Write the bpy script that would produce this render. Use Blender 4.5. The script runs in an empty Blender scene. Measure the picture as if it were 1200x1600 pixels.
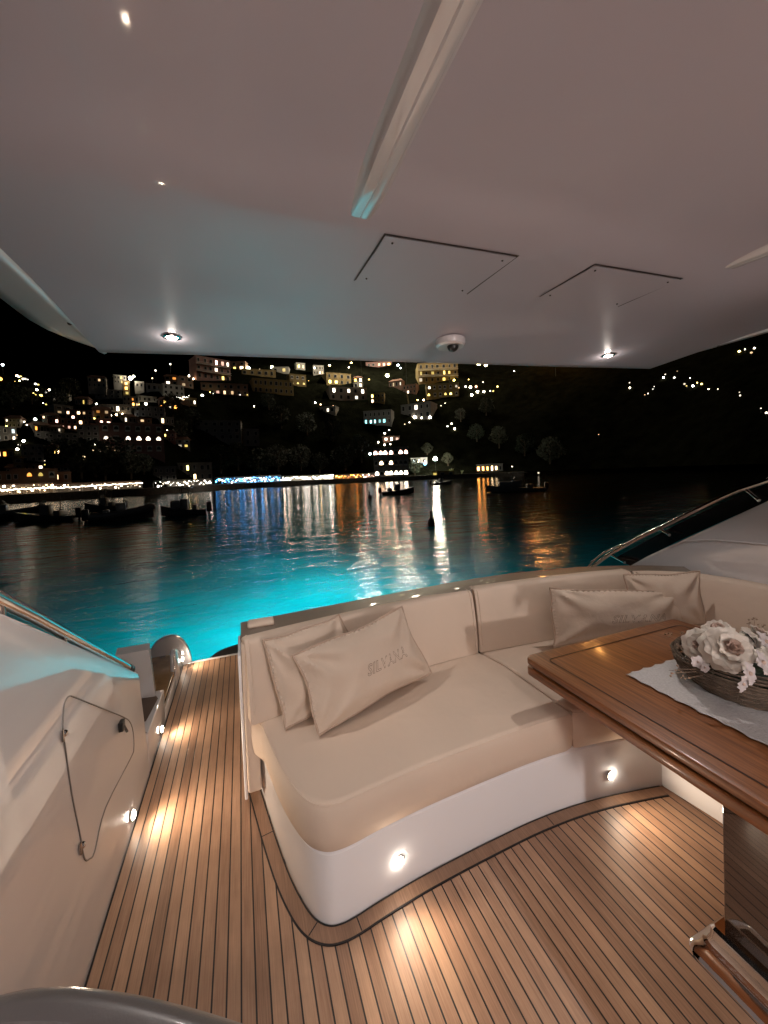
import bpy, bmesh, math, random
from mathutils import Vector, Matrix, noise as mnoise
R_ = math.radians
random.seed(7)
sc = bpy.context.scene
COL = sc.collection

# ------------------------------------------------------------------ camera
YAW, PITCH, ROLL = R_(20.5), R_(1.5), R_(2.3)
CAM = Vector((0, 0, 1.65))
F0 = Vector((math.sin(YAW)*math.cos(PITCH), math.cos(YAW)*math.cos(PITCH), -math.sin(PITCH)))
R0 = Vector((math.cos(YAW), -math.sin(YAW), 0))
U0 = R0.cross(F0)
RR = R0*math.cos(ROLL) - U0*math.sin(ROLL)
UU = U0*math.cos(ROLL) + R0*math.sin(ROLL)
cd = bpy.data.cameras.new('camera'); cam = bpy.data.objects.new('camera', cd); COL.objects.link(cam)
mw = Matrix((RR, UU, -F0)).transposed().to_4x4(); mw.translation = CAM
cam.matrix_world = mw
cd.sensor_fit = 'VERTICAL'; cd.sensor_height = 32.0; cd.lens = 12.0
cd.shift_y = -43/1600.0
cd.clip_start = 0.02; cd.clip_end = 5000
sc.camera = cam

# ------------------------------------------------------------------ world, light, exposure
w = bpy.data.worlds.new('World'); sc.world = w; w.use_nodes = True
nt = w.node_tree; bg = nt.nodes['Background']
sky = nt.nodes.new('ShaderNodeTexSky'); sky.sky_type = 'NISHITA'; sky.sun_disc = False
sky.sun_elevation = R_(-6); sky.sun_rotation = R_(200)
nt.links.new(sky.outputs[0], bg.inputs[0]); bg.inputs[1].default_value = 0.05
sd = bpy.data.lights.new('night_fill', 'SUN'); sd.energy = 0.02; sd.angle = R_(2); sd.color = (.7, .85, 1)  # faint cold sun lamp added to lift the dark house fronts
so = bpy.data.objects.new('night_fill', sd); COL.objects.link(so); so.rotation_euler = (R_(50), 0, R_(-25))
sc.view_settings.view_transform = 'Standard'; sc.view_settings.look = 'None'
sc.view_settings.exposure = 0.22; sc.view_settings.gamma = 1
sc.render.engine = 'CYCLES'
sc.cycles.max_bounces = 8; sc.cycles.diffuse_bounces = 5; sc.cycles.glossy_bounces = 4
sc.cycles.caustics_reflective = False; sc.cycles.caustics_refractive = False
sc.cycles.sample_clamp_indirect = 4; sc.cycles.use_light_tree = True
sc.cycles.use_denoising = True

def lamp(name, loc, watts, col=(1, .90, .80), r=.03, kind='POINT', aim=None, spot=2.4, blend=.6):
    l = bpy.data.lights.new(name, kind); l.energy = watts; l.color = col; l.shadow_soft_size = r
    if kind == 'SPOT': l.spot_size = spot; l.spot_blend = blend
    o = bpy.data.objects.new(name, l); COL.objects.link(o); o.location = loc
    if aim is not None:
        o.rotation_euler = (Vector(aim)-Vector(loc)).to_track_quat('-Z', 'Y').to_euler()
    return o

# ------------------------------------------------------------------ picture helpers (world points from sight lines)
def ray(x, y): return F0 + RR*((x-600)/600.0) + UU*((757-y)/600.0)
def onz(x, y, z): r = ray(x, y); return CAM + r*((z-CAM.z)/r.z)
def onx(x, y, X): r = ray(x, y); return CAM + r*(X/r.x)
def ony(x, y, Y): r = ray(x, y); return CAM + r*(Y/r.y)
def onr(x, y, D): r = ray(x, y); return CAM + r*(D/math.hypot(r.x, r.y))

# ------------------------------------------------------------------ materials
MATS = {}
def mat(name, col, rough=.5, metal=0, coat=0, emit=None, es=0, bump=None, mott=0, spec=.5, coatr=.05, mscale=2.0, cior=1.5):
    if name in MATS: return MATS[name]
    m = bpy.data.materials.new(name); m.use_nodes = True; t = m.node_tree
    b = t.nodes['Principled BSDF']
    b.inputs['Base Color'].default_value = (*col, 1); b.inputs['Roughness'].default_value = rough
    b.inputs['Metallic'].default_value = metal; b.inputs['Coat Weight'].default_value = coat
    b.inputs['Coat IOR'].default_value = cior; b.inputs['Coat Roughness'].default_value = coatr; b.inputs['Specular IOR Level'].default_value = spec
    if emit: b.inputs['Emission Color'].default_value = (*emit, 1); b.inputs['Emission Strength'].default_value = es
    tc = None
    if bump or mott:
        tc = t.nodes.new('ShaderNodeTexCoord')
    if mott:
        n = t.nodes.new('ShaderNodeTexNoise'); n.inputs['Scale'].default_value = mscale; n.inputs['Detail'].default_value = 6
        t.links.new(tc.outputs['Object'], n.inputs['Vector'])
        mr = t.nodes.new('ShaderNodeMapRange'); mr.inputs[1].default_value = .3; mr.inputs[2].default_value = .7
        mr.inputs[3].default_value = 1-mott; mr.inputs[4].default_value = 1+mott
        t.links.new(n.outputs[0], mr.inputs[0])
        mx = t.nodes.new('ShaderNodeVectorMath'); mx.operation = 'SCALE'; mx.inputs[0].default_value = col
        t.links.new(mr.outputs[0], mx.inputs['Scale']); t.links.new(mx.outputs[0], b.inputs['Base Color'])
    if bump:
        prev = None
        for sc_, st in bump:
            n = t.nodes.new('ShaderNodeTexNoise'); n.inputs['Scale'].default_value = sc_; n.inputs['Detail'].default_value = 4
            t.links.new(tc.outputs['Object'], n.inputs['Vector'])
            bp = t.nodes.new('ShaderNodeBump'); bp.inputs['Strength'].default_value = 1
            bp.inputs['Distance'].default_value = st
            t.links.new(n.outputs[0], bp.inputs['Height'])
            if prev: t.links.new(prev.outputs[0], bp.inputs['Normal'])
            prev = bp
        t.links.new(prev.outputs[0], b.inputs['Normal'])
    MATS[name] = m; return m

def nodes_math(t, op, a, b=None, c=None):
    n = t.nodes.new('ShaderNodeMath'); n.operation = op
    for i, v in enumerate((a, b, c)):
        if v is None: continue
        if isinstance(v, (int, float)): n.inputs[i].default_value = v
        else: t.links.new(v, n.inputs[i])
    return n.outputs[0]

def ramp(t, fac, stops):
    n = t.nodes.new('ShaderNodeValToRGB'); e = n.color_ramp.elements
    while len(e) < len(stops): e.new(.5)
    for i, (p, c) in enumerate(stops): e[i].position = p; e[i].color = (*c, 1)
    t.links.new(fac, n.inputs[0]); return n.outputs[0]

def teak_material(name, planks=True, dark=1.0, axis='Y'):
    m = bpy.data.materials.new(name); m.use_nodes = True; t = m.node_tree; b = t.nodes['Principled BSDF']
    tc = t.nodes.new('ShaderNodeTexCoord'); sp = t.nodes.new('ShaderNodeSeparateXYZ')
    t.links.new(tc.outputs['Object'], sp.inputs[0]); X, Y = sp.outputs[0], sp.outputs[1]
    if axis == 'X': X, Y = Y, X
    pos = nodes_math(t, 'DIVIDE', nodes_math(t, 'ADD', X, .562), .0442)
    fr = nodes_math(t, 'FRACT', pos); idx = nodes_math(t, 'FLOOR', pos)
    wn = t.nodes.new('ShaderNodeTexWhiteNoise'); wn.noise_dimensions = '1D'; t.links.new(idx, wn.inputs['W'])
    cb = t.nodes.new('ShaderNodeCombineXYZ')
    t.links.new(nodes_math(t, 'MULTIPLY', X, 260.0), cb.inputs[0])
    t.links.new(nodes_math(t, 'ADD', nodes_math(t, 'MULTIPLY', Y, 7.0), nodes_math(t, 'MULTIPLY', idx, 3.7)), cb.inputs[1])
    n1 = t.nodes.new('ShaderNodeTexNoise'); n1.inputs['Scale'].default_value = 1; n1.inputs['Detail'].default_value = 5
    t.links.new(cb.outputs[0], n1.inputs['Vector'])
    cb2 = t.nodes.new('ShaderNodeCombineXYZ')
    t.links.new(nodes_math(t, 'MULTIPLY', X, 22.0), cb2.inputs[0]); t.links.new(nodes_math(t, 'MULTIPLY', Y, 2.0), cb2.inputs[1])
    n2 = t.nodes.new('ShaderNodeTexNoise'); n2.inputs['Scale'].default_value = 1; n2.inputs['Detail'].default_value = 6; n2.inputs['Distortion'].default_value = .6
    t.links.new(cb2.outputs[0], n2.inputs['Vector'])
    f = nodes_math(t, 'ADD', nodes_math(t, 'MULTIPLY', n1.outputs[0], .55), nodes_math(t, 'MULTIPLY', n2.outputs[0], .35))
    f = nodes_math(t, 'ADD', f, nodes_math(t, 'MULTIPLY', wn.outputs[0], .34 if planks else 0))
    d = dark
    col = ramp(t, f, [(.28, (.20*d, .112*d, .067*d)), (.55, (.35*d, .205*d, .128*d)), (.85, (.50*d, .315*d, .20*d))])
    rough = nodes_math(t, 'ADD', nodes_math(t, 'MULTIPLY', n1.outputs[0], .25), .26)
    if planks:
        edge = nodes_math(t, 'LESS_THAN', fr, .12)
        mx = t.nodes.new('ShaderNodeMix'); mx.data_type = 'RGBA'
        t.links.new(edge, mx.inputs[0]); t.links.new(col, mx.inputs[6]); mx.inputs[7].default_value = (.012, .010, .009, 1)
        col = mx.outputs[2]
        h = nodes_math(t, 'SUBTRACT', nodes_math(t, 'MULTIPLY', n1.outputs[0], .35), nodes_math(t, 'MULTIPLY', edge, 1.0))
    else: h = nodes_math(t, 'MULTIPLY', n1.outputs[0], .35)
    n3 = t.nodes.new('ShaderNodeTexNoise'); n3.inputs['Scale'].default_value = 3.2; n3.inputs['Detail'].default_value = 7; n3.inputs['Roughness'].default_value = .65
    t.links.new(tc.outputs['Object'], n3.inputs['Vector'])
    mr3 = t.nodes.new('ShaderNodeMapRange'); mr3.inputs[1].default_value = .3; mr3.inputs[2].default_value = .7; mr3.inputs[3].default_value = .80; mr3.inputs[4].default_value = 1.12
    t.links.new(n3.outputs[0], mr3.inputs[0])
    vm = t.nodes.new('ShaderNodeVectorMath'); vm.operation = 'SCALE'; t.links.new(col, vm.inputs[0]); t.links.new(mr3.outputs[0], vm.inputs['Scale']); col = vm.outputs[0]
    rough = nodes_math(t, 'ADD', rough, nodes_math(t, 'MULTIPLY', n3.outputs[0], .16))
    bp = t.nodes.new('ShaderNodeBump'); bp.inputs['Strength'].default_value = .6; bp.inputs['Distance'].default_value = .0012
    t.links.new(h, bp.inputs['Height']); t.links.new(bp.outputs[0], b.inputs['Normal'])
    t.links.new(col, b.inputs['Base Color']); t.links.new(rough, b.inputs['Roughness'])
    MATS[name] = m; return m

teak = teak_material('teak_planking')
teak_plain = teak_material('teak_margin', planks=False, dark=.92)

def varnish_material():
    m = bpy.data.materials.new('varnished_wood'); m.use_nodes = True; t = m.node_tree; b = t.nodes['Principled BSDF']
    tc = t.nodes.new('ShaderNodeTexCoord'); mp = t.nodes.new('ShaderNodeMapping'); mp.inputs['Scale'].default_value = (90, 3.5, 60)
    t.links.new(tc.outputs['Object'], mp.inputs[0])
    n = t.nodes.new('ShaderNodeTexNoise'); n.inputs['Scale'].default_value = 1; n.inputs['Detail'].default_value = 6; n.inputs['Distortion'].default_value = .8
    t.links.new(mp.outputs[0], n.inputs['Vector'])
    c = ramp(t, n.outputs[0], [(.3, (.12, .038, .011)), (.55, (.24, .084, .025)), (.8, (.34, .14, .048))])
    t.links.new(c, b.inputs['Base Color']); b.inputs['Roughness'].default_value = .42
    b.inputs['Coat Weight'].default_value = .25; b.inputs['Coat Roughness'].default_value = .13
    MATS['varnish'] = m; return m
varnish = varnish_material()
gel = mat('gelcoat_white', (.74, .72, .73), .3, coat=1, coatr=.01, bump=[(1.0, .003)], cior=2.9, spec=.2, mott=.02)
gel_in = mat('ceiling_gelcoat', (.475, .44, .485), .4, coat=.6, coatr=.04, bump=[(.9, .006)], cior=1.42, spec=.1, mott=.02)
plinthm = mat('plinth_white', (.86, .86, .88), .25, coat=.5, bump=[(1.5, .003)])
fabric = mat('cushion_cream', (.67, .54, .435), .72, bump=[(1100, .0004), (2.5, .014), (11, .0016)], mott=.035, spec=.3)
pillowm = mat('pillow_sand', (.60, .485, .39), .75, bump=[(900, .0005), (14, .006)], mott=.04, spec=.3)
pipem = mat('piping_cord', (.46, .34, .26), .7)
seamdark = mat('seam_shadow_gap', (.10, .07, .05), .9)
coamm = mat('coaming_taupe', (.22, .175, .14), .45, coat=.2, mott=.05)
chrome = mat('polished_steel', (.78, .77, .75), .08, metal=1, bump=[(30, .0004)])
blackp = mat('black_plastic', (.02, .02, .02), .35)
rubber = mat('black_rubber', (.015, .012, .014), .6, bump=[(60, .001)])
lacquer = mat('dark_lacquer', (.05, .028, .018), .06, coat=1, coatr=.02, cior=1.9)
greym = mat('grey_moulding', (.115, .105, .105), .3, coat=.3, coatr=.05, bump=[(300, .0003)])
greyd = mat('dark_upholstery', (.05, .042, .045), .6, bump=[(400, .0006)])
lampw = mat('courtesy_lamp_lens', (1, 1, 1), .3, emit=(1, .86, .70), es=60)
thread = mat('embroidery_thread', (.17, .115, .085), .7)
groove = mat('groove_dark', (.06, .05, .045), .6)
inlay = mat('inlay_line', (.03, .010, .004), .4)

# ------------------------------------------------------------------ object helpers
def tag(o, label=None, cat=None, group=None, kind=None):
    if label: o['label'] = label
    if cat: o['category'] = cat
    if group: o['group'] = group
    if kind: o['kind'] = kind
    return o
def thing(name, label, cat, loc=(0, 0, 0), rz=0, group=None):
    o = bpy.data.objects.new(name, None); COL.objects.link(o); o.empty_display_size = .1
    o.location = loc; o.rotation_euler = (0, 0, rz); tag(o, label, cat, group)
    o['_w'] = 1
    return o
def worldloc(o):
    v = Vector((0, 0, 0))
    while o: v += o.location; o = o.parent
    return v

class MB:
    def __init__(s): s.v = []; s.f = []; s.flat = set()
    def add(s, vs, fs, flat=False):
        k = len(s.v); s.v += [Vector(v) for v in vs]
        for f in fs:
            if flat: s.flat.add(len(s.f))
            s.f.append([i+k for i in f])
        return s
    def box(s, x0, x1, y0, y1, z0, z1):
        return s.add([(x0,y0,z0),(x1,y0,z0),(x1,y1,z0),(x0,y1,z0),(x0,y0,z1),(x1,y0,z1),(x1,y1,z1),(x0,y1,z1)],
              [(0,3,2,1),(4,5,6,7),(0,1,5,4),(1,2,6,5),(2,3,7,6),(3,0,4,7)], True)
    def rbox(s, x0, x1, y0, y1, z0, z1, r, n=3):
        poly = rrect(x0, x1, y0, y1, r, n)
        prof = [(r - r*math.cos(a), z0 + r - r*math.sin(a)) for a in [math.pi/2*(1 - i/n) for i in range(n+1)]]
        prof = [(p[0]*1, p[1]) for p in prof]
        prof = [(r*(1-math.sin(a)), z0 + r*(1-math.cos(a))) for a in [math.pi/2*i/n for i in range(n+1)]]
        prof += [(r*(1-math.cos(a)), z1 - r*(1-math.sin(a))) for a in [math.pi/2*i/n for i in range(n+1)]]
        return s.loft(poly, prof)
    def loft(s, poly, prof, cap0=True, cap1=True):
        n = len(poly); k = len(s.v)
        for ins, z in prof:
            for p in offset(poly, ins): s.v.append(Vector((p[0], p[1], z)))
        for i in range(len(prof)-1):
            for j in range(n):
                a = k+i*n+j; b = k+i*n+(j+1) % n
                s.f.append([a, b, b+n, a+n])
        if cap0: s.flat.add(len(s.f)); s.f.append([k+j for j in range(n)][::-1])
        if cap1: s.flat.add(len(s.f)); s.f.append([k+(len(prof)-1)*n+j for j in range(n)])
        return s
    def tube(s, pts, r, n=10, closed=False, cap=True):
        pts = [Vector(p) for p in pts]; m = len(pts); k = len(s.v)
        rs = r if isinstance(r, (list, tuple)) else [r]*m
        up = None
        for i, p in enumerate(pts):
            if closed: t = pts[(i+1) % m]-pts[i-1]
            else: t = pts[min(i+1, m-1)]-pts[max(i-1, 0)]
            t.normalize()
            if up is None:
                up = Vector((0, 0, 1)) if abs(t.z) < .9 else Vector((1, 0, 0))
            a = t.cross(up).normalized(); up2 = a.cross(t).normalized(); up = up2
            for j in range(n):
                q = 2*math.pi*j/n
                s.v.append(p + (a*math.cos(q)+up2*math.sin(q))*rs[i])
        for i in range(m if closed else m-1):
            for j in range(n):
                i2 = (i+1) % m
                s.f.append([k+i*n+j, k+i*n+(j+1) % n, k+i2*n+(j+1) % n, k+i2*n+j])
        if cap and not closed:
            s.f.append([k+j for j in range(n)][::-1]); s.f.append([k+(m-1)*n+j for j in range(n)])
        return s
    def grid(s, fn, nu, nv, wrapu=False):
        k = len(s.v)
        for i in range(nu+1):
            for j in range(nv+1): s.v.append(Vector(fn(i/nu, j/nv)))
        for i in range(nu):
            for j in range(nv):
                a = k+i*(nv+1)+j; s.f.append([a, a+nv+1, a+nv+2, a+1])
        return s
    def lathe(s, prof, c=(0, 0, 0), n=16, sx=1, sy=1):
        k = len(s.v); c = Vector(c)
        for r, z in prof:
            for j in range(n):
                q = 2*math.pi*j/n; s.v.append(c+Vector((r*sx*math.cos(q), r*sy*math.sin(q), z)))
        for i in range(len(prof)-1):
            for j in range(n):
                a = k+i*n+j; b = k+i*n+(j+1) % n
                s.f.append([a, b, b+n, a+n])
        if prof[0][0] > 1e-6: s.f.append([k+j for j in range(n)][::-1])
        if prof[-1][0] > 1e-6: s.f.append([k+(len(prof)-1)*n+j for j in range(n)])
        return s
    def sphere(s, c, r, n=8, m=6, sz=1):
        return s.lathe([(max(1e-5, r*math.sin(math.pi*i/m)), -r*sz*math.cos(math.pi*i/m)) for i in range(m+1)], c, n)
    def build(s, name, material, parent=None, smooth=True, angle=38, fixn=True):
        me = bpy.data.meshes.new(name)
        off = worldloc(parent) if parent is not None and parent.get('_w') else Vector((0, 0, 0))
        me.from_pydata([v-off for v in s.v], [], s.f); me.update()
        bm = bmesh.new(); bm.from_mesh(me)
        bmesh.ops.remove_doubles(bm, verts=bm.verts, dist=1e-5)
        if fixn: bmesh.ops.recalc_face_normals(bm, faces=bm.faces)
        bm.to_mesh(me); bm.free()
        if smooth:
            me.polygons.foreach_set('use_smooth', [True]*len(me.polygons))
            me.set_sharp_from_angle(angle=R_(angle))
        o = bpy.data.objects.new(name, me); COL.objects.link(o)
        if material: me.materials.append(material)
        if parent is not None:
            o.parent = parent
            if parent.get('_w'): o['_w'] = 1
        return o
def part(name, mb, m, parent, **k):
    o = mb.build(name, m, parent, **k)
    return o
def offset(poly, d):
    """inset a CCW polygon by d"""
    if abs(d) < 1e-9: return [tuple(p[:2]) for p in poly]
    n = len(poly); out = []
    for i in range(n):
        p0 = Vector(poly[i-1][:2]); p = Vector(poly[i][:2]); p1 = Vector(poly[(i+1) % n][:2])
        a = (p-p0).normalized(); b = (p1-p).normalized()
        na = Vector((-a.y, a.x)); nb = Vector((-b.y, b.x)); m = na+nb
        if m.length < 1e-4: m = na.copy()
        m.normalize(); c = max(.35, m.dot(na))
        q = p + m*(d/c); out.append((q.x, q.y))
    return out
def rrect(x0, x1, y0, y1, r, n=4):
    P = []
    for cx, cy, a0 in ((x1-r, y0+r, -90), (x1-r, y1-r, 0), (x0+r, y1-r, 90), (x0+r, y0+r, 180)):
        for i in range(n+1):
            a = R_(a0+90*i/n); P.append((cx+r*math.cos(a), cy+r*math.sin(a)))
    return P
def catmull(P, n=6, closed=False):
    P = [Vector(p) for p in P]; out = []; m = len(P)
    for i in range(m if closed else m-1):
        if closed: a, b, c, d = P[i-1], P[i], P[(i+1) % m], P[(i+2) % m]
        else: a, b, c, d = P[max(i-1, 0)], P[i], P[i+1], P[min(i+2, m-1)]
        for k in range(n):
            t = k/n
            out.append(.5*((2*b)+(c-a)*t+(2*a-5*b+4*c-d)*t*t+(3*b-a-3*c+d)*t**3))
    if not closed: out.append(P[-1])
    return out
def roundprof(z0, z1, r, n=5, bot=.004):
    return [(bot, z0), (0, z0+bot)] + [(r*(1-math.cos(a)), z1-r*(1-math.sin(a))) for a in [math.pi/2*i/n for i in range(n+1)]]
def noise3(p, s=1.0): return mnoise.noise(Vector(p)*s)

# ================================================================== THE SETTING
def sea_material():
    m = bpy.data.materials.new('sea_water'); m.use_nodes = True; t = m.node_tree
    for n in list(t.nodes): t.nodes.remove(n)
    out = t.nodes.new('ShaderNodeOutputMaterial')
    tc = t.nodes.new('ShaderNodeTexCoord')
    def nz(scale, sx, sy, detail=3, rot=0):
        mp = t.nodes.new('ShaderNodeMapping'); mp.inputs['Scale'].default_value = (sx, sy, 1); mp.inputs['Rotation'].default_value = (0, 0, R_(rot))
        t.links.new(tc.outputs['Object'], mp.inputs[0])
        n = t.nodes.new('ShaderNodeTexNoise'); n.inputs['Scale'].default_value = scale; n.inputs['Detail'].default_value = detail
        t.links.new(mp.outputs[0], n.inputs['Vector']); return n.outputs[0]
    h = nodes_math(t, 'ADD', nodes_math(t, 'MULTIPLY', nz(.9, .6, 1.3, 3, 18), 1.0), nodes_math(t, 'MULTIPLY', nz(4.5, .55, 1.4, 4, -10), .26))
    h = nodes_math(t, 'ADD', h, nodes_math(t, 'MULTIPLY', nz(16, .7, 1.3, 2, 20), .05))
    bp = t.nodes.new('ShaderNodeBump'); bp.inputs['Strength'].default_value = 1; bp.inputs['Distance'].default_value = .075
    t.links.new(h, bp.inputs['Height'])
    fr = t.nodes.new('ShaderNodeFresnel'); fr.inputs['IOR'].default_value = 1.33; t.links.new(bp.outputs[0], fr.inputs['Normal'])
    gl = t.nodes.new('ShaderNodeBsdfAnisotropic') if False else t.nodes.new('ShaderNodeBsdfGlossy')
    gl.inputs['Roughness'].default_value = .08; t.links.new(bp.outputs[0], gl.inputs['Normal'])
    tr = t.nodes.new('ShaderNodeBsdfTranslucent')
    big = nz(.5, 1, 1, 5)
    c = ramp(t, big, [(.3, (.015, .42, .46)), (.7, (.03, .60, .63))])
    t.links.new(c, tr.inputs['Color']); t.links.new(bp.outputs[0], tr.inputs['Normal'])
    mx = t.nodes.new('ShaderNodeMixShader')
    t.links.new(fr.outputs[0], mx.inputs[0]); t.links.new(tr.outputs[0], mx.inputs[1]); t.links.new(gl.outputs[0], mx.inputs[2])
    t.links.new(mx.outputs[0], out.inputs[0]); return m
SEA = -1.15
o = MB().add([(-1500, -600, SEA), (1500, -600, SEA), (1500, 1500, SEA), (-1500, 1500, SEA)], [(0, 1, 2, 3)]).build('sea', sea_material(), smooth=False)
tag(o, 'dark harbour water glowing turquoise behind the yacht and streaked with reflected shore lights', 'sea', kind='structure')
# underwater lamps added free in the water, spreading the glow behind the stern
for (x, y, d, wt) in ((.5, 7.0, 1.8, 240), (1.7, 9.3, 2.0, 190), (3.6, 9.6, 1.8, 16), (1.2, 13.0, 2.4, 60)):
    lamp('underwater_light', (x, y, SEA-d), wt, (.04, .86, .95), .5)

SH = [(-1.57, 70), (-1.2, 80), (-.8, 95), (-.43, 110), (-.23, 114.5), (.036, 139), (.2, 150), (.36, 157), (.65, 160), (.9, 150), (1.2, 120), (1.5, 95), (1.8, 80)]
def shore(az):
    for (a0, r0), (a1, r1) in zip(SH, SH[1:]):
        if az <= a1: t = max(0, (az-a0)/(a1-a0)); t = t*t*(3-2*t); return r0+(r1-r0)*t
    return SH[-1][1]
HT = [(-1.6, 55), (-.9, 72), (-.5, 66), (-.40, 58), (-.30, 46), (-.22, 47), (-.1, 95), (0, 150), (.4, 200), (.6, 190), (.9, 150), (1.2, 110), (1.8, 60)]
def htop(az):
    for (a0, r0), (a1, r1) in zip(HT, HT[1:]):
        if az <= a1: t = max(0, (az-a0)/(a1-a0)); return r0+(r1-r0)*t
    return HT[-1][1]
QZ = .55
def terr(az, r):
    s = r-shore(az)
    if s < 0: return SEA-3
    if s < 9: return QZ
    H = htop(az); k = .80*(s-9)
    h = H*(1-math.exp(-k/H*1.15)) if k > 0 else 0
    x, y = r*math.sin(az), r*math.cos(az)
    h += (noise3((x, y, 0), .035)*5 + noise3((x, y, 3), .12)*1.4)*min(1, (s-9)/25)
    return QZ+max(0, h)
def ground(x, y):
    return terr(math.atan2(x, y), math.hypot(x, y))
def hit(px, py):
    r = ray(px, py); hl = math.hypot(r.x, r.y); az = math.atan2(r.x, r.y)
    D = shore(az)+.5
    while D < 420:
        if CAM.z + r.z/hl*D <= terr(az, D): return CAM + r*(D/hl), D
        D += .5
    return CAM + r*(230/hl), 230.0
def hill_mesh():
    mb = MB(); N = 190; rows = [0.0, 8.9, 9.1] + [9+3.2*i*(1+i*.018) for i in range(1, 62)]
    for i in range(N+1):
        az = -1.57+3.3*i/N; S = shore(az)
        for k, s in enumerate(rows):
            r = S+s; z = QZ-2.6 if k == 0 else terr(az, r)
            if k == 0: z = SEA-2
            mb.v.append(Vector((r*math.sin(az), r*math.cos(az), z if k else SEA-2)))
    n = len(rows)
    for i in range(N):
        for k in range(1, n-1):
            a = i*n+k; mb.f.append([a, a+n, a+n+1, a+1])
    return mb
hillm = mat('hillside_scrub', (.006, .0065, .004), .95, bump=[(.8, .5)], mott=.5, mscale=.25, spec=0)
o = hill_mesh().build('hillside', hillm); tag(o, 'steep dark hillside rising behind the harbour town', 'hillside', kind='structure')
stone = mat('quay_stone', (.09, .08, .07), .9, mott=.3, bump=[(1.5, .05)], spec=.1)
qb = MB(); N = 160
for i in range(N+1):
    az = -1.5+3.1*i/N; r = shore(az)
    if az > .72: break
    for rr, z in ((r-.3, SEA-1), (r-.1, QZ-.35), (r, QZ+.03), (r+9.2, QZ+.03)):
        qb.v.append(Vector((rr*math.sin(az), rr*math.cos(az), z)))
for i in range(len(qb.v)//4-1):
    for k in range(3): a = i*4+k; qb.f.append([a, a+4, a+5, a+1])
o = qb.build('quay', stone); tag(o, 'low dark stone quay running along the far waterline', 'quay', kind='structure')

# deck
o = MB().box(-.562, 3.2, -2.2, 3.88, -.05, 0).build('deck', teak, smooth=False)
tag(o, 'teak planked cockpit deck with black caulked seams', 'deck', kind='structure')


# ================================================================== THE YACHT
# ---- sofa contour
FC = [(.0, 2.25), (.028, 2.1), (.052, 1.95), (.082, 1.774), (.115, 1.61), (.152, 1.485), (.186, 1.412), (.228, 1.372), (.272, 1.360), (.33, 1.362), (.43, 1.376), (.6, 1.394), (.8, 1.406), (1.0, 1.414), (1.2, 1.418), (1.4, 1.410), (1.6, 1.388), (1.8, 1.352), (1.945, 1.322)]
FCs = [(p.x, p.y) for p in catmull([(a, b, 0) for a, b in FC], 5)]
sofa = thing('corner_sofa', 'cream U-shaped cockpit sofa on a curved white plinth', 'sofa', (1.5, 1.9, 0))
poly = FCs + [(1.975, 1.1), (1.985, .2), (3.08, .2), (3.08, 2.3), (.0, 2.3)]
part('plinth', MB().loft(poly, [(.006, 0), (.004, .02), (0, .06), (0, .27), (.012, .284)]), plinthm, sofa)
# vertical panel joints in the plinth
for x in (.42, 1.28):
    pass
def cushion(poly, z0, z1, r=.022, name='seat_cushion', crown=.0, bul=.008):
    prof = [(.012, z0), (.002, z0+.01), (-bul*.6, z0+(z1-z0)*.3), (-bul, z0+(z1-z0)*.55), (-bul*.6, z1-r-.005)]
    prof += [(r*(1-math.cos(a)), z1-r*(1-math.sin(a))) for a in [math.pi/2*i/5 for i in range(1, 6)]]
    mb = MB().loft(poly, prof)
    o = part(name, mb, fabric, sofa)
    pts = [Vector((p[0], p[1], z1-.011)) for p in offset(poly, .0045)]
    pm = MB().tube(pts, .0042, 6, closed=True).build('piping', fabric, o)
    return o
def cut(x0, x1): return [p for p in FCs if x0 <= p[0] <= x1]
A = [offs for offs in offset(FCs+[(2.2, 1.3), (2.2, 2.6), (-.2, 2.6)], -.014)[:len(FCs)]]
Af = [p for p in A if p[1] < 1.93 or p[0] > .5]
Af1 = [p for p in Af if p[0] < 1.43]; Af2 = [p for p in Af if p[0] > 1.45]
cushion(Af1 + [(1.437, 1.4045), (1.437, 1.9), (1.40, 2.12), (.4, 2.05), (.0, 1.99)], .286, .474)
cushion([(1.447, 1.404)] + Af2 + [(2.1, 1.3), (3.04, 1.3), (3.04, 2.1), (1.41, 2.12), (1.447, 1.9)], .286, .472)
cushion([(1.99, .22), (3.04, .22), (3.04, 1.29), (1.955, 1.29), (1.962, 1.0)], .286, .472)

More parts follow.
